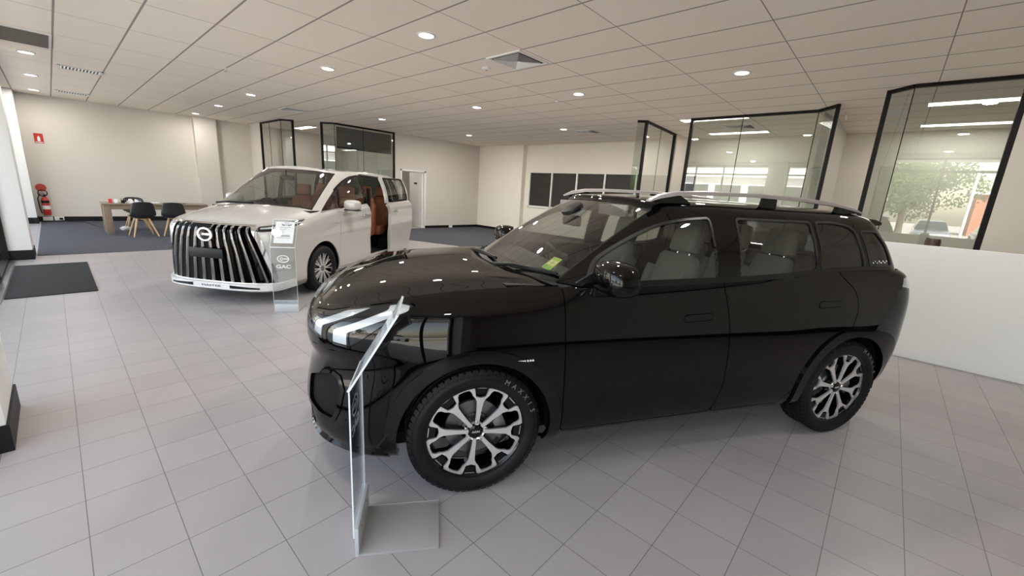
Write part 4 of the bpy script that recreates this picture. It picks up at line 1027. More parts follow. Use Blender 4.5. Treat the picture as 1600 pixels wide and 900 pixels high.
# lower lip and skirt
def lip_ring(pts, z0, z1, off0, off1, name, mat, sub=None):
    mb = MB(); rings = []
    for l_ in np.linspace(-.86, .86, 41):
        s_ = np.interp(abs(l_), [0, .3, .5, .62, .72, .80, .86], [-1.0, -.995, -.968, -.93, -.87, -.775, -.63])
        rise = .035 * max(0, (abs(l_) - .70) / .16) ** 2
        rings.append([(s_ + off0, l_, z0 + rise), (s_ + off1, l_, z0 + .02 + rise), (s_ + off1, l_, z1 + rise), (s_ + .02, l_, z1 + .012 + rise), (s_ + .05, l_, z0 + rise)])
    mb.loft(rings); return mb.build(name, mat, sub or van, smooth=True)
lp = lip_ring(None, .165, .262, -.015, -.045, 'front_lip', P('lip_silver', (.72, .72, .72), .3, .3, coat=.5))
for sg in (-1, 1):
    mb = MB(); rings = []
    for l_ in np.linspace(.26, .62, 12):
        s_ = np.interp(l_, [0, .3, .5, .62, .72], [-1.0, -.995, -.968, -.93, -.87]) - .049; t = (l_ - .26) / .36
        rings.append([(s_, sg * l_, .205), (s_, sg * l_, .205 + .04 * (1 - t * .5)), (s_ + .03, sg * l_, .205 + .04 * (1 - t * .5)), (s_ + .03, sg * l_, .205)])
    mb.loft(rings); mb.build('air_slot', M_gloss_b, lp)
text('lip_lettering', 'MASTER', .038, P('grey_ink', (.10, .10, .11), .5), lp, frame4((-1.047, 0, .222), (0, -1, 0), (0, 0, 1)), .001, sx=2.0)
sk = clip(vbelt, np.minimum(.262 - vbelt.V[:, 2], vbelt.U[:, 0] - 6.5)); sk = clip(sk, -circ(sk, (0, .345), .40)); sk = clip(sk, -circ(sk, (2.72, .345), .40)); emit(LF(sk), 'side_skirt', P('grey_skirt', (.22, .21, .21), .4), van, .006, .02); emit(LF(sk), 'side_skirt', bpy.data.materials['grey_skirt'], van, .006, .02, mirror=True)
# bonnet
def vhood():
    T = [np.array(c[2:]) for c in vcols]; rows = []
    ks = [4, 5, 6, 7, 8, 9, 10]; bow = [.06, .10, .14, .18, .21, .25, .28]; cr = [.006, .045, .062, .072, .078, .080, .072]; fr = [1, .965, .90, .80, .66, .5, .3, .12, 0]
    for k, b_, c_ in zip(ks, bow, cr):
        row = []
        for f in fr:
            if k == 4:
                x = f * .545; row.append((np.interp(x, [0, .14, .30, .44, .545], [T[i][0] for i in range(5)]), x, np.interp(x, [0, .14, .30, .44, .545], [T[i][2] for i in range(5)]) + .006 * (1 - f)))
            else:
                cz = .010 if .62 < f < .85 else 0
                row.append((T[k][0] - b_ * (1 - f * f), T[k][1] * f, T[k][2] + c_ * (1 - f ** 2.4) + cz))
        rows.append(row)
    return rows
vh_ = skin(vhood(), 6, 6)
if vh_.N[:, 2].mean() < 0: vh_ = Skin(vh_.V, -vh_.N, [f[::-1] for f in vh_.F], vh_.U)
emit(both(LF(clip(vh_, vh_.U[:, 1] * .05 - .003))), 'bonnet', M_wp, van, 0, .02)
# greenhouse
vGB = [(-.23,0,1.212),(-.22,.2,1.21),(-.18,.42,1.20),(-.115,.60,1.182),(-.05,.72,1.162),(0,.80,1.15),(.05,.846,1.148),(.3,.856,1.170),(.6,.853,1.194),(1.0,.848,1.224),(1.4,.841,1.247),(1.8,.834,1.264),(2.2,.828,1.278),(2.55,.822,1.29),(2.85,.813,1.298),(3.03,.79,1.301),(3.12,.73,1.301),(3.19,.6,1.301),(3.23,.3,1.301),(3.25,0,1.301)]
vGE = [(.60,0,1.752),(.61,.2,1.750),(.65,.38,1.745),(.71,.52,1.733),(.79,.595,1.720),(.90,.65,1.712),(1.04,.68,1.712),(1.22,.69,1.722),(1.4,.693,1.733),(1.58,.694,1.738),(1.8,.694,1.742),(2.02,.694,1.742),(2.25,.694,1.740),(2.5,.693,1.734),(2.7,.69,1.726),(2.84,.67,1.718),(2.91,.61,1.712),(2.95,.45,1.71),(2.97,.22,1.71),(2.98,0,1.71)]
vGC = [.64,.66,.70,.75,.82,.92,1.05,1.22,1.4,1.58,1.8,2.02,2.25,2.48,2.65,2.78,2.84,2.88,2.91,2.93]
gctrl = []
for k in range(20):
    b_, e_ = np.array(vGB[k]), np.array(vGE[k]); col = []
    for f in (0, .06, .2, .4, .6, .8, .93, 1.0):
        p = b_ * (1 - f) + e_ * f; bul = .03 * 4 * f * (1 - f)
        nn = np.array([0, 1, .3]) if 7 <= k <= 14 else (np.array([-.5, 0, .8]) if k < 5 else (np.array([1, 0, .3]) if k > 15 else np.array([-.1, .7, .5])))
        p = p + nn * bul
        if k in (0, 19): p[1] = 0
        col.append(p)
    for q, dz in ((.955, .024), (.90, .036), (.78, .046), (.5, .056), (.22, .060), (0, .061)):
        s_ = e_[0] + (vGC[k] - e_[0]) * (1 - q); zr = 1.742 + .052 - .028 * max(0, .8 - s_) - .03 * max(0, s_ - 2.3)
        zt = (e_[2] + dz * (1 if 4 < k < 15 else .5)) * q + zr * (1 - q); col.append(np.array([s_, e_[1] * q, zt]))
    gctrl.append(col)
vgh = skin(gctrl, 20, 7, flip=True)
VW1 = fillet([(.06,1.158),(.27,1.305),(.55,1.475),(.80,1.59),(1.05,1.672),(1.33,1.706),(1.335,1.248),(.9,1.222),(.5,1.195)], [.02,.1,.1,.1,.1,.04,.03,.1,.1])
VW2 = fillet([(1.47,1.268),(1.46,1.70),(2.32,1.705),(2.38,1.30),(2.0,1.285)], .04)
VW3 = fillet([(2.50,1.308),(2.46,1.70),(2.66,1.694),(2.80,1.31)], .03)
cur = vgh
dd_ = gs(cur, sdf(B2(cur), VD2)); vslide_t = clip(cur, dd_ - .004); curL = clip(cur, -dd_)
def cutwin(S, Wp):
    d = np.where((S.V[:, 1] > .55), sdf(B2(S), Wp), -1); return clip(S, d + .003), clip(S, -d)
w1, curL = cutwin(curL, VW1); w3, curL = cutwin(curL, VW3); w2, vslide_t = cutwin(vslide_t, VW2)
ws = np.minimum(np.minimum((4.35 - curL.U[:, 0]) * .12, (6.8 - curL.U[:, 1]) * .08), (curL.U[:, 1] + .2) * .08)
vws = clip(curL, ws); curL = clip(curL, -ws)
rg = np.minimum(np.minimum((curL.U[:, 0] - 16.6) * .1, (6.6 - curL.U[:, 1]) * .08), (curL.U[:, 1] - .8) * .05); vrg = clip(curL, rg); curL = clip(curL, -rg)
# panoramic sunroof
pr_ = np.minimum(np.minimum(.48 - curL.V[:, 1], curL.V[:, 0] - .95), 2.2 - curL.V[:, 0]); pr_ = np.where(curL.V[:, 2] > 1.7, pr_, -1)
vpan = clip(curL, pr_); curL = clip(curL, -pr_)
emit(LF(curL), 'roof', M_wp, van, 0, .012)
curR = vgh
for Wp in (VW1, VW2, VW3):
    wx, curR = cutwin(curR, Wp); emit(LF(wx), 'side_window', M_cglass, van, -.006, mirror=True)
wsR = np.minimum(np.minimum((4.35 - curR.U[:, 0]) * .12, (6.8 - curR.U[:, 1]) * .08), (curR.U[:, 1] + .2) * .08); curR = clip(curR, -wsR)
rgR = np.minimum(np.minimum((curR.U[:, 0] - 16.6) * .1, (6.6 - curR.U[:, 1]) * .08), (curR.U[:, 1] - .8) * .05); curR = clip(curR, -rgR)
prR = np.where(curR.V[:, 2] > 1.7, np.minimum(np.minimum(.48 - curR.V[:, 1], curR.V[:, 0] - .95), 2.2 - curR.V[:, 0]), -1); curR = clip(curR, -prR)
emit(LF(curR), 'roof', M_wp, van, 0, .012, mirror=True)
emit(both(LF(vws)), 'windscreen', M_wscreen, van, -.003); emit(both(LF(vrg)), 'rear_window', M_pglass, van, -.003); emit(both(LF(vpan)), 'sunroof', M_pglass, van, -.002)
wb = np.minimum(np.minimum((4.20 - vws.U[:, 0]) * .12, (6.35 - vws.U[:, 1]) * .08), (vws.U[:, 1] - .75) * .07)
emit(both(LF(clip(vws, -wb))), 'windscreen_border', M_gloss_b, van, -.006)
emit(LF(w1), 'side_window', M_cglass, vfd, -.006); emit(LF(w3), 'side_window', M_cglass, van, -.006)
st = emit(LF(vslide_t), 'sliding_door_frame', M_wp, vsd, 0, .05, shift=SH); emit(LF(w2), 'side_window', M_cglass, vsd, -.006, shift=SH)
for Wp, pa, sh in ((VW1, vfd, None), (VW2, vsd, SH), (VW3, van, None)):
    d = gs(vgh, sdf(B2(vgh), Wp)); fr_ = clip(vgh, np.minimum(d + .010, .014 - d)); emit(LF(fr_), 'window_frame', M_gloss_b, pa, .003, .008, shift=sh)
# quarter pillar inside front window, B pillar and dark door opening
def strip_sz(a, b, w_, S=vgh):
    q = B2(S); a, b = np.array(a), np.array(b); e_ = b - a; t = np.clip(((q - a) @ e_) / (e_ @ e_), 0, 1); return w_ - np.linalg.norm(q - a - t[:, None] * e_, axis=1)
emit(LF(clip(vgh, gs(vgh, strip_sz((.50, 1.20), (.60, 1.475), .020)))), 'quarter_pillar', M_gloss_b, van, -.002, .02)
emit(LF(clip(vgh, gs(vgh, strip_sz((1.365, 1.25), (1.36, 1.70), .022)))), 'centre_pillar', M_gloss_b, van, .001, .02)
opf = np.minimum(on(vbody, sdf(B2(vbody), VD2)), .05 - on(vbody, sdf(B2(vbody), VD2))); emit(LF(clip(vbody, opf)), 'door_surround', M_wp, van, -.05, .01)
opg = gs(vgh, sdf(B2(vgh), VD2)); emit(LF(clip(vgh, np.minimum(opg, .06 - opg))), 'door_surround', M_gloss_b, van, -.045, .01)
# sill track, step
MB().box((1.38, -.86, .20), (2.50, -.70, .275)).build('step_sill', M_gloss_b, van, bevel=.006); MB().box((1.40, -.875, .262), (2.5, -.845, .285)).build('sill_strip', M_silver, van)
MB().box((2.35, -.93, 1.06), (3.0, -.905, 1.075)).build('slide_rail', M_black, van)
# handles
def vhandle(s_, z_, parent, y=-.925):
    MB().box((s_ - .12, y - .014, z_ - .016), (s_ + .12, y, z_ + .016)).box((s_ - .115, y, z_ - .012), (s_ - .08, y + .03, z_ + .012)).box((s_ + .08, y, z_ - .012), (s_ + .115, y + .03, z_ + .012)).build('door_handle', M_chrome, parent, bevel=.005)
vhandle(1.25, 1.055, vfd); vhandle(2.20, 1.10, vsd, -1.01)
MB().box((.30, -.911, .985), (.42, -.905, .995)).build('wing_badge', M_silver, van)
# mirrors
def vmirror(sd):
    m_ = empty('door_mirror', (.60, -sd * 1.02, 1.245), 0, van); rings = []
    for t, sc in ((-.10, .5), (-.085, .78), (-.04, .97), (.02, 1.0), (.06, .92)):
        rings.append([(t, (-abs(cos(a)) ** .6 * (1 if cos(a) > 0 else -1) * .125 * sc) * sd, abs(sin(a)) ** .6 * (1 if sin(a) > 0 else -1) * .082 * sc) for a in np.linspace(0, 2 * pi, 24, endpoint=False)])
    MB().loft(rings).build('mirror_housing', M_wp, m_, smooth=True)
    MB().box((-.06, -.12, -.085), (.05, .12, -.068)).build('mirror_base', M_black, m_, bevel=.006)
    MB().loft([[(-.05, .10 * sd, -.10), (.04, .10 * sd, -.10), (.04, .10 * sd, -.06), (-.05, .10 * sd, -.06)], [(-.08, .17 * sd, -.14), (.02, .17 * sd, -.14), (.02, .17 * sd, -.08), (-.08, .17 * sd, -.08)]]).build('mirror_foot', M_wp, m_)
    MB().loft([[(.061, p[1] * .85, p[2] * .85) for p in rings[3]], [(.065, p[1] * .83, p[2] * .83) for p in rings[3]]]).build('mirror_glass', M_chrome, m_)
vmirror(1); vmirror(-1)
MB().prism([(-.10, -.78), (-.16, -.6), (-.23, -.3), (-.27, 0), (-.23, .3), (-.16, .6), (-.10, .78), (.05, .82), (-.05, .6), (-.12, .3), (-.16, 0), (-.12, -.3), (-.05, -.6), (.05, -.82)], 1.12, 1.165).build('cowl', M_black, van)
wiper((-.20, -.05, 1.215), (-.04, -.62, 1.20), van); wiper((-.19, .62, 1.20), (-.21, .02, 1.222), van)
# wheels: ten double spokes
def van_wheel(parent, loc, left, rot=0):
    wh = empty('wheel', loc, 0 if left else pi, parent); wd = .215; r, rr = .335, .232; h = wd / 2; yf = h * .70
    tyre_mb(r, rr, wd, 64).build('tyre', M_rubber, wh, smooth=True)
    b = MB(); b.lathe([(rr - .004, -h * .84), (rr - .02, -h * .2), (rr - .016, h * .5), (rr - .006, h * .76), (rr - .001, h * .86), (rr - .010, h * .86)], 56, axis=1); b.f = [f for f in b.f if len(f) == 4]; b.m = b.m[:len(b.f)]
    b.build('rim', M_gloss_b, wh, smooth=True)
    s = MB()
    pr1 = [((.045, .010), (.045, .0)), ((.12, .016), (.12, .005)), ((.19, .026), (.185, .013)), ((.215, .036), (.216, .020)), ((.222, .040), (.226, .026))]
    for k in range(10):
        a = 2 * pi * k / 10 + rot
        for sg in (-1, 1): face_solid(s, pr1, yf - .02, yf, a, sg)
        for sg in (-1, 1): face_solid(s, [((.213, .0345), (.2225, .034)), ((.214, .046), (.224, .046)), ((.2, .062), (.209, .066))][:2], yf - .02, yf, a, sg)
    s.lathe([(.035, yf - .02), (.058, yf - .002), (.062, yf - .02)], 32, axis=1); s.build('spoke', M_silver, wh)
    MB().lathe([(.001, -.02), (.07, -.02), (.06, yf - .02), (.001, yf - .02)], 24, axis=1).build('hub', M_gloss_b, wh)
    MB().lathe([(.036, yf - .012), (.036, yf - .001), (.030, yf + .002), (.001, yf + .003)], 24, axis=1).build('centre_cap', M_iron, wh, smooth=True)
    MB().lathe([(.001, 0), (.145, 0), (.145, .02), (.001, .03)], 40, axis=1).build('brake_disc', M_iron, wh)
for hx in (0, 2.72): van_wheel(van, (hx, -.785, .335), False); van_wheel(van, (hx, .785, .335), True)
for hx in (0, 2.72):
    for sg in (-1, 1):
        b = MB(); n_ = 20; ring = lambda rr_, y_: [(hx + rr_ * cos(pi * k / n_), y_, .345 + rr_ * sin(pi * k / n_)) for k in range(n_ + 1)]
        o_, i_ = ring(.405, sg * .885), ring(.405, sg * .58)
        b.add(o_ + i_, [(k, k + 1, n_ + 2 + k, n_ + 1 + k) for k in range(n_)]); b.add(i_, [tuple(range(n_ + 1))])
        b.build('wheel_well', M_under, van)
MB().box((-.7, -.70, .19), (3.2, .70, .27)).build('underbody', M_under, van)
# cabin
MB().box((.4, -.78, .27), (3.0, .78, .31)).build('cabin_floor', M_dash, van)
d_ = MB(); rings = []
for l_ in np.linspace(-.76, .76, 15):
    bo = .10 * (l_ / .76) ** 2; rings.append([(-.12 + bo, l_, 1.155), (.25, l_, 1.165), (.42, l_, 1.14), (.50, l_, 1.08), (.46, l_, .85), (.3, l_, .75), (-.05 + bo, l_, .85)])
d_.loft(rings); d_.build('dashboard', P('dash_tan', (.13, .055, .03), .6), van, smooth=True)
steering(van, (.62, .40, 1.10), M_black)
for l_ in (-.42, .42): car_seat(van, 1.12, l_, .68, M_seat_o, .52)
for l_ in (-.44, .44): car_seat(van, 1.72, l_, .70, M_seat_o, .54)
for l_ in (-.42, .42): car_seat(van, 2.45, l_, .70, M_seat_o, .50)
iv = MB(); rbox(iv, (.50, 0, 1.60), (.03, .24, .07), 0, .02); iv.tube([(.50, 0, 1.63), (.48, 0, 1.71)], .008); iv.build('rear_view_mirror', M_black, van, smooth=True)
MB().box((1.95, -.60, .95), (2.0, -.55, 1.5)).build('seat_belt', M_black, van)

# ================================================================ FURNITURE AND SMALL THINGS
M_wood = noisy('grey_oak_laminate', (.19, .145, .105), (.29, .225, .165), 3, .55, stretch=(1.2, 9, 9), bump=.05)
M_beech = noisy('beech', (.55, .36, .19), (.62, .42, .24), 5, .45, stretch=(8, 8, 1))
M_paper = P('paper', (.82, .82, .84), .6)
M_acr = glass('acrylic', (.93, .95, .96), 1.49)
M_acr_e = P('acrylic_edge', (.72, .76, .80), .12, spec=.6)
dk = empty('desk', (.72, 13.96, 0)); tag(dk, 'grey oak desk with slab legs in front of the cream wall', 'desk')
MB().box((0, 0, .71), (2.1, .72, .745)).build('desk_top', M_wood, dk, bevel=.003)
MB().box((.16, .03, .60), (2.0, .05, .71)).build('apron', M_wood, dk)
for x in (.02, 1.96): MB().box((x, .02, 0), (x + .14, .13, .71)).build('leg', M_wood, dk, bevel=.003); MB().box((x, .58, 0), (x + .14, .69, .71)).build('leg', M_wood, dk, bevel=.003)
def shell_chair(x, y, rz, label):
    c = empty('chair', (x, y, 0), rz); tag(c, label, 'chair', 'black shell chairs with beech legs')
    # shell: seat and back in one surface, opening towards +y
    vs = []; fs = []; nu, nv = 15, 17
    prof = [(.24, .455), (.20, .468), (.12, .458), (.02, .445), (-.08, .445), (-.15, .46), (-.195, .50), (-.215, .56), (-.225, .63), (-.24, .70), (-.255, .77), (-.268, .81), (-.272, .83), (-.272, .838)]
    for j, (py, pz) in enumerate(prof):
        t = j / (len(prof) - 1); hw = np.interp(t, [0, .12, .4, .55, .8, 1], [.19, .225, .245, .235, .19, .135])
        for i in range(nu):
            u = -1 + 2 * i / (nu - 1); up = abs(u) ** 2.6
            lift = .055 * up * np.interp(t, [0, .3, .5, 1], [.4, 1, 1, 0]); fw = .060 * up * np.interp(t, [0, .4, .6, 1], [0, .3, 1, .8])
            vs.append((hw * u, py + fw, pz + lift - .02 * up * (1 if j > 10 else 0)))
    for j in range(len(prof) - 1):
        for i in range(nu - 1): fs.append((j * nu + i, j * nu + i + 1, (j + 1) * nu + i + 1, (j + 1) * nu + i))
    mb = MB().add(vs, fs); sh = mb.build('seat_shell', M_shell, c, smooth=True); md = sh.modifiers.new('t', 'SOLIDIFY'); md.thickness = .012; md.offset = 0
    cu = MB(); rbox(cu, (0, .03, .475), (.38, .36, .045), 0, .08); cu.build('seat_pad', M_shell, c, smooth=True)
    for sx in (-1, 1):
        for sy in (-1, 1): MB().tube([(sx * .11, .02 + sy * .10, .43), (sx * .235, .02 + sy * .235, 0)], [.023, .013], 10).build('leg', M_beech, c, smooth=True)
    MB().box((-.13, -.015, .40), (.13, .045, .43)).box((-.03, -.11, .40), (.03, .15, .43)).build('seat_frame', M_beech, c)
    return c
M_shell = P('black_shell_plastic', (.022, .023, .026), .42)
shell_chair(1.36, 13.42, R(6), 'black shell chair with beech legs, left of the two in front of the desk')
shell_chair(1.98, 13.42, R(-10), 'black shell chair partly hidden by the white van nose')
shell_chair(1.42, 15.10, R(180), 'black shell chair on the wall side of the desk')
# things on the desk
def desk_obj(o, label, cat): return tag(o, label, cat)
b_ = MB().box((.86, 14.12, .745), (.93, 14.18, .845)).build('card_box', P('red_card', (.55, .05, .04), .5), None, bevel=.003); tag(b_, 'small red box at the left end of the oak desk', 'box')
b_ = MB().box((.965, 14.10, .745), (1.03, 14.16, .835)).build('card_box', M_paper, None, bevel=.003); tag(b_, 'small white box beside the red box on the oak desk', 'box')
pc = empty('pencil_pot', (1.12, 14.14, .745)); tag(pc, 'dark pencil pot with pens on the oak desk', 'pot')
MB().lathe([(.001, 0), (.036, 0), (.038, .07), (.034, .07), (.032, .01), (.001, .01)], 20).build('pot', M_black, pc)
for k in range(6): a = k * 1.05; MB().tube([(.012 * cos(a), .012 * sin(a), .01), (.045 * cos(a), .045 * sin(a), .12)], .004, 6).build('pen', M_black if k % 2 else M_wood, pc)
tr = empty('paper_tray', (1.33, 14.20, .745)); tag(tr, 'clear brochure tray with white papers on the oak desk', 'tray')
MB().box((-.12, -.12, 0), (.12, .12, .008)).box((-.12, -.12, .008), (-.114, .12, .06)).box((.114, -.12, .008), (.12, .12, .06)).build('tray', M_acr_e, tr)
MB().prism([(-.10, .01), (.0, .01), (-.04, .10), (-.09, .095)], -.1, .08, 1).prism([(.01, .01), (.10, .01), (.07, .085), (.03, .10)], -.1, .08, 1).build('paper_stack', M_paper, tr)
ph = MB().box((2.30, 14.15, .745), (2.38, 14.30, .757)).build('desk_pad', M_black, None, bevel=.002); tag(ph, 'dark pad lying flat on the right half of the oak desk', 'pad')
pr2 = MB().box((1.55, 14.30, .745), (1.85, 14.52, .751)).build('paper_sheet', M_paper); tag(pr2, 'white sheets lying on the oak desk behind the left chair', 'paper')
bn = MB().lathe([(.001, 0), (.10, 0), (.12, .05), (.05, .09), (.001, .09)], 24).build('floor_lamp_base', M_plastic_w, None, smooth=True); bn.location = (1.16, 14.9, .006); tag(bn, 'small white object on the carpet under the desk', 'object')
# fire extinguisher, signs, power outlets
fe = empty('fire_extinguisher', (-.205, 17.40, .19)); tag(fe, 'red fire extinguisher hanging on the cream wall by the corner column', 'fire extinguisher')
M_redp = P('red_enamel', (.50, .03, .025), .3, coat=.5)
MB().lathe([(.001, 0), (.070, 0), (.078, .02), (.078, .40), (.066, .45), (.035, .48), (.03, .50), (.001, .50)], 28).build('cylinder', M_redp, fe, smooth=True)
MB().lathe([(.0795, .16), (.0795, .26)], 28).build('label_band', M_paper, fe); MB().lathe([(.0792, .33), (.0792, .40)], 28).build('label_band', M_black, fe)
MB().lathe([(.022, .50), (.026, .53), (.018, .56), (.001, .56)], 16).box((-.11, -.01, .55), (.03, .01, .565)).box((-.10, -.01, .585), (.02, .01, .60)).build('valve', M_black, fe)
MB().tube([(.0 + .085 * cos(a) - .02, -.02, .60 + .085 * sin(a)) for a in np.linspace(0, 2 * pi, 24)], .011, 8).tube([(-.09, -.01, .55), (-.13, -.02, .45), (-.12, -.02, .2), (-.10, -.02, .05)], .011, 8).build('hose', M_black, fe, smooth=True)
MB().box((-.03, .06, .3), (.03, .10, .45)).build('bracket', M_black, fe)
sg_ = MB().lathe([(.001, 0), (.105, 0), (.105, .004), (.001, .004)], 40, axis=1).build('extinguisher_disc_sign', M_redp); sg_.location = (-.24, 17.49, .93); tag(sg_, 'round red sign on the wall just above the fire extinguisher', 'sign')
s2 = empty('fire_sign', (-.10, 17.49, 2.245)); tag(s2, 'red and white rectangular fire sign high on the cream wall', 'sign')
MB().box((-.085, -.004, -.125), (.085, .008, .125)).build('sign_plate', M_redp, s2)
MB().box((-.010, -.0069, .03), (.010, -.0052, .06)).box((-.026, -.0069, -.075), (.026, -.0052, .03)).build('extinguisher_symbol', M_paper, s2); MB().box((-.07, -.0065, -.11), (.07, -.005, -.095)).build('sign_text_line', M_paper, s2)
for x, lb in ((-.215, 'white double power outlet in the skirting, left one under the extinguisher'), (.0, 'white double power outlet in the skirting, right one with a black plug')):
    o = empty('power_outlet', (x, 17.455, .085)); tag(o, lb, 'power outlet', 'power outlets under the fire extinguisher')
    MB().box((-.095, -.008, -.055), (.095, .004, .055)).build('face_plate', M_plastic_w, o, bevel=.003)
    MB().box((-.07, -.012, .01), (-.045, -.008, .03)).box((.045, -.012, .01), (.07, -.008, .03)).build('rocker_switch', M_plastic_w, o)
pg = MB().box((.0, 17.39, .06), (.07, 17.447, .11)).tube([(.03, 17.40, .07), (.10, 17.34, .02), (.25, 17.2, .012), (.5, 17.1, .012), (.78, 15.2, .012)], .006).build('power_plug', M_black); tag(pg, 'black plug and cable running from the wall outlet over the carpet', 'cable')
o = empty('power_outlet', (10.9, 13.375, .05)); tag(o, 'white power outlet in the black skirting of the back wall', 'power outlet')
MB().box((-.09, -.008, -.045), (.09, .004, .05)).build('face_plate', M_plastic_w, o); MB().box((-.05, -.012, .0), (-.03, -.008, .02)).build('rocker_switch', M_plastic_w, o)
# dark chair top behind the partition
och = empty('office_chair', (7.25, -.42, 0), R(95)); tag(och, 'dark brown chair whose top shows above the low white partition', 'chair')
b_ = MB(); rbox(b_, (0, 0, .98), (.10, .42, .74), 0, .04); b_.build('backrest', P('brown_leather', (.045, .02, .014), .4), och, smooth=True)
b_ = MB(); rbox(b_, (.25, 0, .50), (.48, .48, .10), 0, .06); b_.build('seat', bpy.data.materials['brown_leather'], och, smooth=True)
MB().lathe([(.001, .08), (.03, .08), (.03, .45), (.001, .45)], 16, (.22, 0, 0)).build('post', M_chrome, och)
for k in range(5): a = 2 * pi * k / 5; MB().tube([(.22, 0, .09), (.22 + .28 * cos(a), .28 * sin(a), .06)], .018).lathe([(.001, 0), (.025, .005), (.025, .045), (.001, .05)], 12, (.22 + .28 * cos(a), .28 * sin(a), 0)).build('leg', M_black, och)

# ---------------- acrylic sign stands (flange along local x, base towards +y)
M_stand = P('brushed_stand', (.58, .61, .64), .35, .4); M_standt = noisy('stand_base_grey', (.30, .295, .295), (.33, .325, .325), 30, .45)
def logo(parent, org, xd, zd, sc=1.0, mat=None):
    M4 = frame4(org, xd, zd); mb = MB()
    def ell(r0, r1, y0, y1, th, n=48):
        pass
    n = 48; vs = []; fs = []
    for k in range(n):
        a = 2 * pi * k / n; vs += [(.058 * cos(a), .040 * sin(a), 0), (.047 * cos(a), .031 * sin(a), 0)]
    fs = [(2 * k, (2 * k + 2) % (2 * n), (2 * k + 3) % (2 * n), 2 * k + 1) for k in range(n)]
    k0 = len(vs); vs += [(-.012, -.005, 0), (.050, -.005, 0), (.050, .005, 0), (-.012, .005, 0)]; fs.append((k0, k0 + 1, k0 + 2, k0 + 3))
    k0 = len(vs); m_ = 14
    for k in range(m_ + 1):
        a = R(90 + 180 * k / m_) * 1.0; vs += [(-.005 + .026 * cos(a), .022 * sin(a) * .9, 0), (-.005 + .017 * cos(a), .014 * sin(a) * .9, 0)]
    fs += [(k0 + 2 * k, k0 + 2 * k + 2, k0 + 2 * k + 3, k0 + 2 * k + 1) for k in range(m_)]
    mb.add([tuple(M4 @ Vector((v[0] * sc, v[1] * sc, v[2]))) for v in vs], fs); return mb.build('oval_emblem', mat or M_lett, parent)
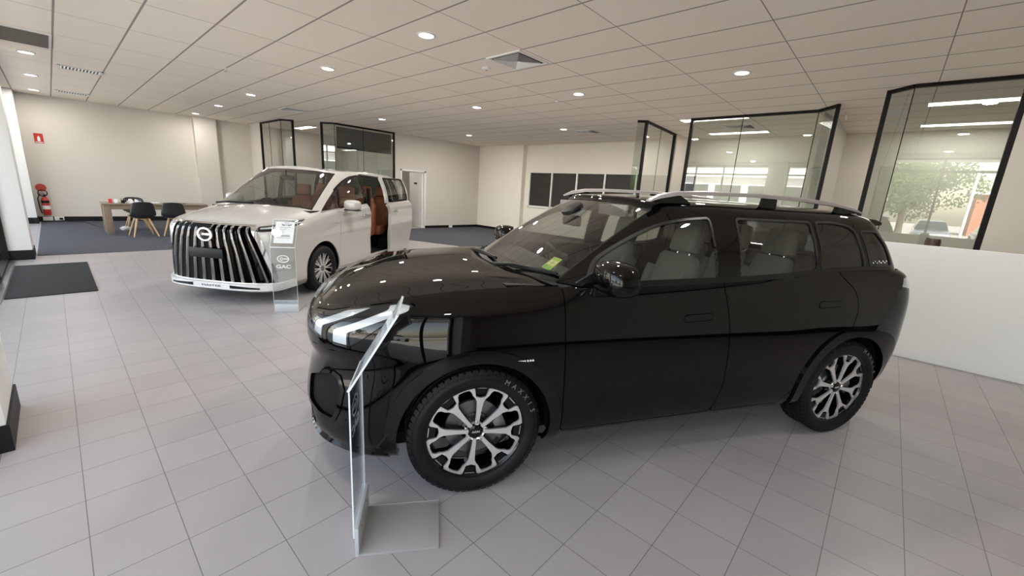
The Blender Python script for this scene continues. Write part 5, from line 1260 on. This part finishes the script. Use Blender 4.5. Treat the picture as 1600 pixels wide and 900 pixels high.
def sign_stand(x, y, rz, label, W=.30, D=.35):
    st = empty('sign_stand', (x, y, 0), rz); tag(st, label, 'sign stand', 'acrylic sign stands beside the cars')
    MB().box((0, .0, 0), (W, D, .012)).build('base_plate', M_standt, st, bevel=.001)
    MB().box((-.0005, -.0005, 0), (.004, D + .0005, .0135)).build('base_edge', M_stand, st)
    MB().box((0, -.012, 0), (W, .004, .145)).build('foot_flange', M_stand, st, bevel=.001)
    for xx in (.07, W - .07): MB().lathe([(.001, .006), (.006, .006), (.006, .003)], 12, (xx, 0, .10), 1).build('screw', M_iron, st)
    t = .006; H1 = .79; tl = R(31)    # header leans back over the base
    dy, dz = sin(tl), cos(tl); L = .37
    ac = MB().add([(0, -.012, .10), (W, -.012, .10), (W, -.012, H1), (0, -.012, H1)], [(0, 1, 2, 3)]).add([(0, -.012 - t, .10), (W, -.012 - t, .10), (W, -.012 - t, H1), (0, -.012 - t, H1)], [(0, 1, 2, 3)]); ac.build('acrylic_panel', M_acr, st)
    ed = MB()
    for xx in (0, W): ed.box((xx - .0015, -.012 - t, .10), (xx + .0015, -.012, H1))
    ed.build('acrylic_edge', M_acr_e, st)
    hp = [(0, -.015, H1), (W, -.015, H1), (W, -.015 + dy * L, H1 + dz * L), (0, -.015 + dy * L, H1 + dz * L)]
    nx, nz = -dz, dy    # header normal (y,z) facing the reader
    hd = empty('header_holder', (0, 0, 0), 0, st)
    MB().add([(p[0], p[1] + nx * .008, p[2] + nz * .008) for p in hp], [(0, 1, 2, 3)]).build('holder_front', M_acr, hd)
    MB().add(hp, [(0, 1, 2, 3)]).build('holder_back', M_acr, hd)
    e2 = MB()
    for xx in (0, W):
        q = [(xx - .002, hp[0][1], hp[0][2]), (xx + .002, hp[0][1], hp[0][2])]; 
        e2.add([(xx - .002, -.015, H1), (xx + .002, -.015, H1), (xx + .002, -.015 + nx * .008, H1 + nz * .008), (xx - .002, -.015 + nx * .008, H1 + nz * .008)] + [(xx - .002, -.015 + dy * L, H1 + dz * L), (xx + .002, -.015 + dy * L, H1 + dz * L), (xx + .002, -.015 + dy * L + nx * .008, H1 + dz * L + nz * .008), (xx - .002, -.015 + dy * L + nx * .008, H1 + dz * L + nz * .008)], [(0, 1, 2, 3), (4, 5, 6, 7), (0, 1, 5, 4), (1, 2, 6, 5), (2, 3, 7, 6), (3, 0, 4, 7)])
    for k0, k1 in ((0, .008), (L - .006, L)):
        e2.add([(0, -.015 + dy * k0, H1 + dz * k0), (W, -.015 + dy * k0, H1 + dz * k0), (W, -.015 + dy * k0 + nx * .010, H1 + dz * k0 + nz * .010), (0, -.015 + dy * k0 + nx * .010, H1 + dz * k0 + nz * .010)] + [(0, -.015 + dy * k1, H1 + dz * k1), (W, -.015 + dy * k1, H1 + dz * k1), (W, -.015 + dy * k1 + nx * .010, H1 + dz * k1 + nz * .010), (0, -.015 + dy * k1 + nx * .010, H1 + dz * k1 + nz * .010)], [(0, 1, 2, 3), (4, 5, 6, 7), (0, 1, 5, 4), (1, 2, 6, 5), (2, 3, 7, 6), (3, 0, 4, 7)])
    e2.build('holder_edge', M_acr_e, hd)
    def hpnt(u, v, o): return (u, -.015 + dy * v + nx * o, H1 + dz * v + nz * o)
    pw = .21; x0 = (W - pw) / 2; v0 = .06; v1 = v0 + .28
    pp = MB().add([hpnt(x0, v0, .003), hpnt(x0 + pw, v0, .003), hpnt(x0 + pw, v1, .003), hpnt(x0, v1, .003)] + [hpnt(x0, v0, .002), hpnt(x0 + pw, v0, .002), hpnt(x0 + pw, v1, .002), hpnt(x0, v1, .002)], [(0, 1, 2, 3), (7, 6, 5, 4), (0, 4, 5, 1), (1, 5, 6, 2), (2, 6, 7, 3), (3, 7, 4, 0)]).build('info_sheet', M_paper, hd)
    ln = MB()
    def lbox(u0, u1, a, b): ln.add([hpnt(x0 + u0, v0 + a, .0045), hpnt(x0 + u1, v0 + a, .0045), hpnt(x0 + u1, v0 + b, .0045), hpnt(x0 + u0, v0 + b, .0045)], [(0, 1, 2, 3)])
    # a small line drawing of a van and rows of print
    lbox(.075, .17, .232, .238); lbox(.08, .165, .248, .25); lbox(.095, .15, .262, .266); lbox(.07, .08, .235, .25); lbox(.165, .175, .235, .25)
    for cu in (.092, .150): lbox(cu - .008, cu + .008, .226, .240)
    for a in (.205, .10, .094, .088): lbox(.05, .17, a, a + .0035)
    for a in (.19, .178, .166, .150, .138): lbox(.05, .10 + .03 * (a > .17), a, a + .002)
    for a in (.075, .066): lbox(.03, .18, a, a + .0015)
    ln.build('printed_lines', P('ink_%d' % int(x * 10), (.08, .08, .10), .6), hd)
    logo(st, (W * .5, -.0205, .66), (1, 0, 0), (0, 0, 1), 1.15)
    text('brand_lettering', 'GAC', .062, M_lett, st, frame4((W * .5, -.0205, .565), (1, 0, 0), (0, 0, 1)), .0004, .0012, 1.25)
    return st
sign_stand(.869, 1.662, R(-126.9), 'clear acrylic sign stand with metal foot in front of the black car', .29, .35)
sign_stand(1.637, 5.322, R(-36), 'clear acrylic sign stand with an info sheet beside the white van grille', .27, .35)

# ================================================================ OUTSIDE THE GLASS FRONT (seen in reflections and past the columns)
M_asph = noisy('asphalt', (.36, .34, .31), (.44, .415, .38), 5, .9); M_conc = noisy('concrete_path', (.42, .40, .37), (.50, .48, .44), 3, .85)
M_grass = noisy('dry_grass', (.22, .20, .08), (.30, .27, .12), 6, .95); M_brick = noisy('red_brick', (.34, .13, .08), (.42, .17, .10), 6, .9)
M_leaf = noisy('leaf_green', (.035, .07, .018), (.09, .14, .04), 3, .7); M_bark = noisy('bark', (.10, .075, .055), (.16, .12, .09), 12, .9)
M_facade_w = P('white_facade', (.72, .73, .74), .6); M_bglass = P('building_glass', (.03, .04, .05), .05, .2)
def sstruct(mb, name, mat, label=None): return struct(mb, name, mat, None, label)
sstruct(MB().box((-120, -90, -.35), (-.80, 100, -.12)), 'floor_car_park', M_asph)
sstruct(MB().box((-4.5, -30, -.12), (-.80, 40, -.02)), 'floor_footpath', M_conc)
sstruct(MB().box((-16.5, -30, -.12), (-13.0, 40, -.02)), 'floor_verge', M_grass)
sstruct(MB().box((-2.6, -6.5, 3.30), (-.80, 18, 3.40)), 'ceiling_awning', M_facade_w)
def tree(x, y, h, r, label, seed):
    rnd = random.Random(seed); t = empty('tree', (x, y, -.12)); tag(t, label, 'tree', 'trees across the car park')
    tm = MB().tube([(0, 0, 0), (.05, .05, h * .3), (.0, .1, h * .55), (.05, 0, h * .8)], [.2, .15, .11, .05], 10)
    for k in range(7):
        a = k * 2.4; tm.tube([(.03, .05, h * (.3 + .05 * k)), (r * .35 * cos(a), r * .35 * sin(a), h * (.5 + .04 * k)), (r * .7 * cos(a), r * .7 * sin(a), h * (.58 + .045 * k))], [.07, .05, .02], 6)
    tm.build('trunk', M_bark, t, smooth=True)
    vs = []; fs = []
    cl = [(rnd.uniform(-1, 1) * r * .6, rnd.uniform(-1, 1) * r * .6, h * .62 + rnd.uniform(-1, 1) * h * .22, r * rnd.uniform(.35, .55)) for _ in range(16)]
    for _ in range(9000):
        c = cl[rnd.randrange(16)]; th = rnd.uniform(0, 2 * pi); ph = math.acos(rnd.uniform(-1, 1)); q = c[3] * rnd.uniform(.6, 1.05)
        p = Vector((c[0] + q * sin(ph) * cos(th), c[1] + q * sin(ph) * sin(th), c[2] + q * cos(ph) * .75))
        a = Vector((rnd.gauss(0, 1), rnd.gauss(0, 1), rnd.gauss(0, 1))).normalized() * .11; b = a.cross(Vector((rnd.gauss(0, 1), rnd.gauss(0, 1), rnd.gauss(0, 1)))).normalized() * .05
        k = len(vs); vs += [tuple(p - a), tuple(p + b), tuple(p + a), tuple(p - b)]; fs.append((k, k + 1, k + 2, k + 3))
    me = bpy.data.meshes.new('foliage'); me.from_pydata(vs, [], fs); me.materials.append(M_leaf); link('foliage', me, t)
tree(-18.5, -.4, 5.6, 3.0, 'bushy tree across the car park, reflected in the right-hand glass', 1)
tree(-23, 27, 6.0, 3.2, 'tree across the car park beyond the entrance', 2)
tree(-27, 37, 7.0, 3.6, 'tree far down the street beyond the white columns', 3)
tree(-26, -16, 6.0, 3.0, 'tree in front of the red brick building', 4)
pl = empty('lamp_post', (-15.2, -2.75, -.12)); tag(pl, 'white lamp post on the verge, reflected in the right-hand glass', 'lamp post')
MB().tube([(0, 0, 0), (0, 0, 5.3)], .06, 10).build('pole', M_facade_w, pl); MB().box((-.1, -.55, 5.2), (.1, .15, 5.32)).build('lamp_head', M_facade_w, pl)
rl = MB()
for y in np.arange(-12, 8, 2.0): rl.box((-13.3, y - .04, -.12), (-13.2, y + .04, .55))
rl.box((-13.28, -12, .46), (-13.22, 6, .54)); tag(rl.build('guard_rail', M_facade_w), 'low white rail along the edge of the car park', 'rail')
bl_ = empty('building', (-48, -24, -.12)); tag(bl_, 'red brick building beyond the parked cars', 'building')
MB().box((-6, -18, 0), (0, 18, 4.3)).build('wall', M_brick, bl_); MB().box((-6.3, -18.4, 4.3), (.4, 18.4, 4.6)).build('roof', M_facade_w, bl_)
for k in range(8): MB().box((.0, -16 + k * 4.2, 2.0), (.06, -13.6 + k * 4.2, 4.0)).build('window', M_bglass, bl_)
b2_ = empty('building', (-30, 14, -.12)); tag(b2_, 'white showroom building across the street with a grid of windows', 'building')
MB().box((-8, -9, 0), (0, 12, 4.6)).build('wall', M_facade_w, b2_); MB().box((-8.3, -9.3, 4.6), (.6, 12.3, 5.3)).build('roof', M_facade_w, b2_)
for k in range(6): MB().box((0, -8.2 + k * 3.3, .4), (.06, -5.6 + k * 3.3, 3.8)).build('window', M_bglass, b2_)
def parked(x, y, rz, mat, label):
    c = empty('car', (x, y, -.12), rz); tag(c, label, 'car', 'cars parked across the street')
    pr_ = [(-2.2, .35), (-2.25, .62), (-2.1, .80), (-1.2, .92), (1.75, .98), (2.2, .90), (2.28, .6), (2.22, .32)]
    MB().prism(pr_, -.88, .88, 1).build('body', mat, c, bevel=.08, bseg=3)
    MB().loft([[(-1.25, -.84, .9), (-1.25, .84, .9), (1.85, .84, .93), (1.85, -.84, .93)], [(-.45, -.64, 1.45), (-.45, .64, 1.45), (1.35, .64, 1.47), (1.35, -.64, 1.47)]]).build('window', M_bglass, c, bevel=.04)
    MB().loft([[(-.50, -.655, 1.44), (-.50, .655, 1.44), (1.40, .655, 1.46), (1.40, -.655, 1.46)], [(-.3, -.58, 1.50), (-.3, .58, 1.50), (1.2, .58, 1.52), (1.2, -.58, 1.52)]]).build('roof', mat, c, bevel=.02)
    for sx in (-1.4, 1.4):
        for sy in (-1, 1): MB().lathe([(.2, -.1), (.33, -.09), (.33, .09), (.2, .1)], 24, (sx, sy * .80, .33), 1).build('wheel', M_rubber, c)
cm = [P('car_white', (.75, .75, .75), .25, coat=1), P('car_silver', (.35, .37, .40), .25, .6, coat=1), P('car_dark', (.03, .035, .05), .2, coat=1), P('car_blue', (.04, .09, .22), .2, coat=1)]
nm = ['white', 'silver', 'dark', 'blue']
for i, y in enumerate((-13.5, -10.6, -7.7, -4.9, -2.0, .9, 3.9, 7.0, 10.4)):
    j = (i * 3 + 1) % 4; parked(-23.5, y, R(0 if i % 2 else 180), cm[j], '%s car parked across the street, number %s from the brick building' % (nm[j], ['one', 'two', 'three', 'four', 'five', 'six', 'seven', 'eight', 'nine'][i]))
parked(-9.5, 6.4, R(90), cm[0], 'white car parked close outside the glass front')
parked(-9.8, -7.5, R(88), cm[1], 'silver car parked close outside the glass front')
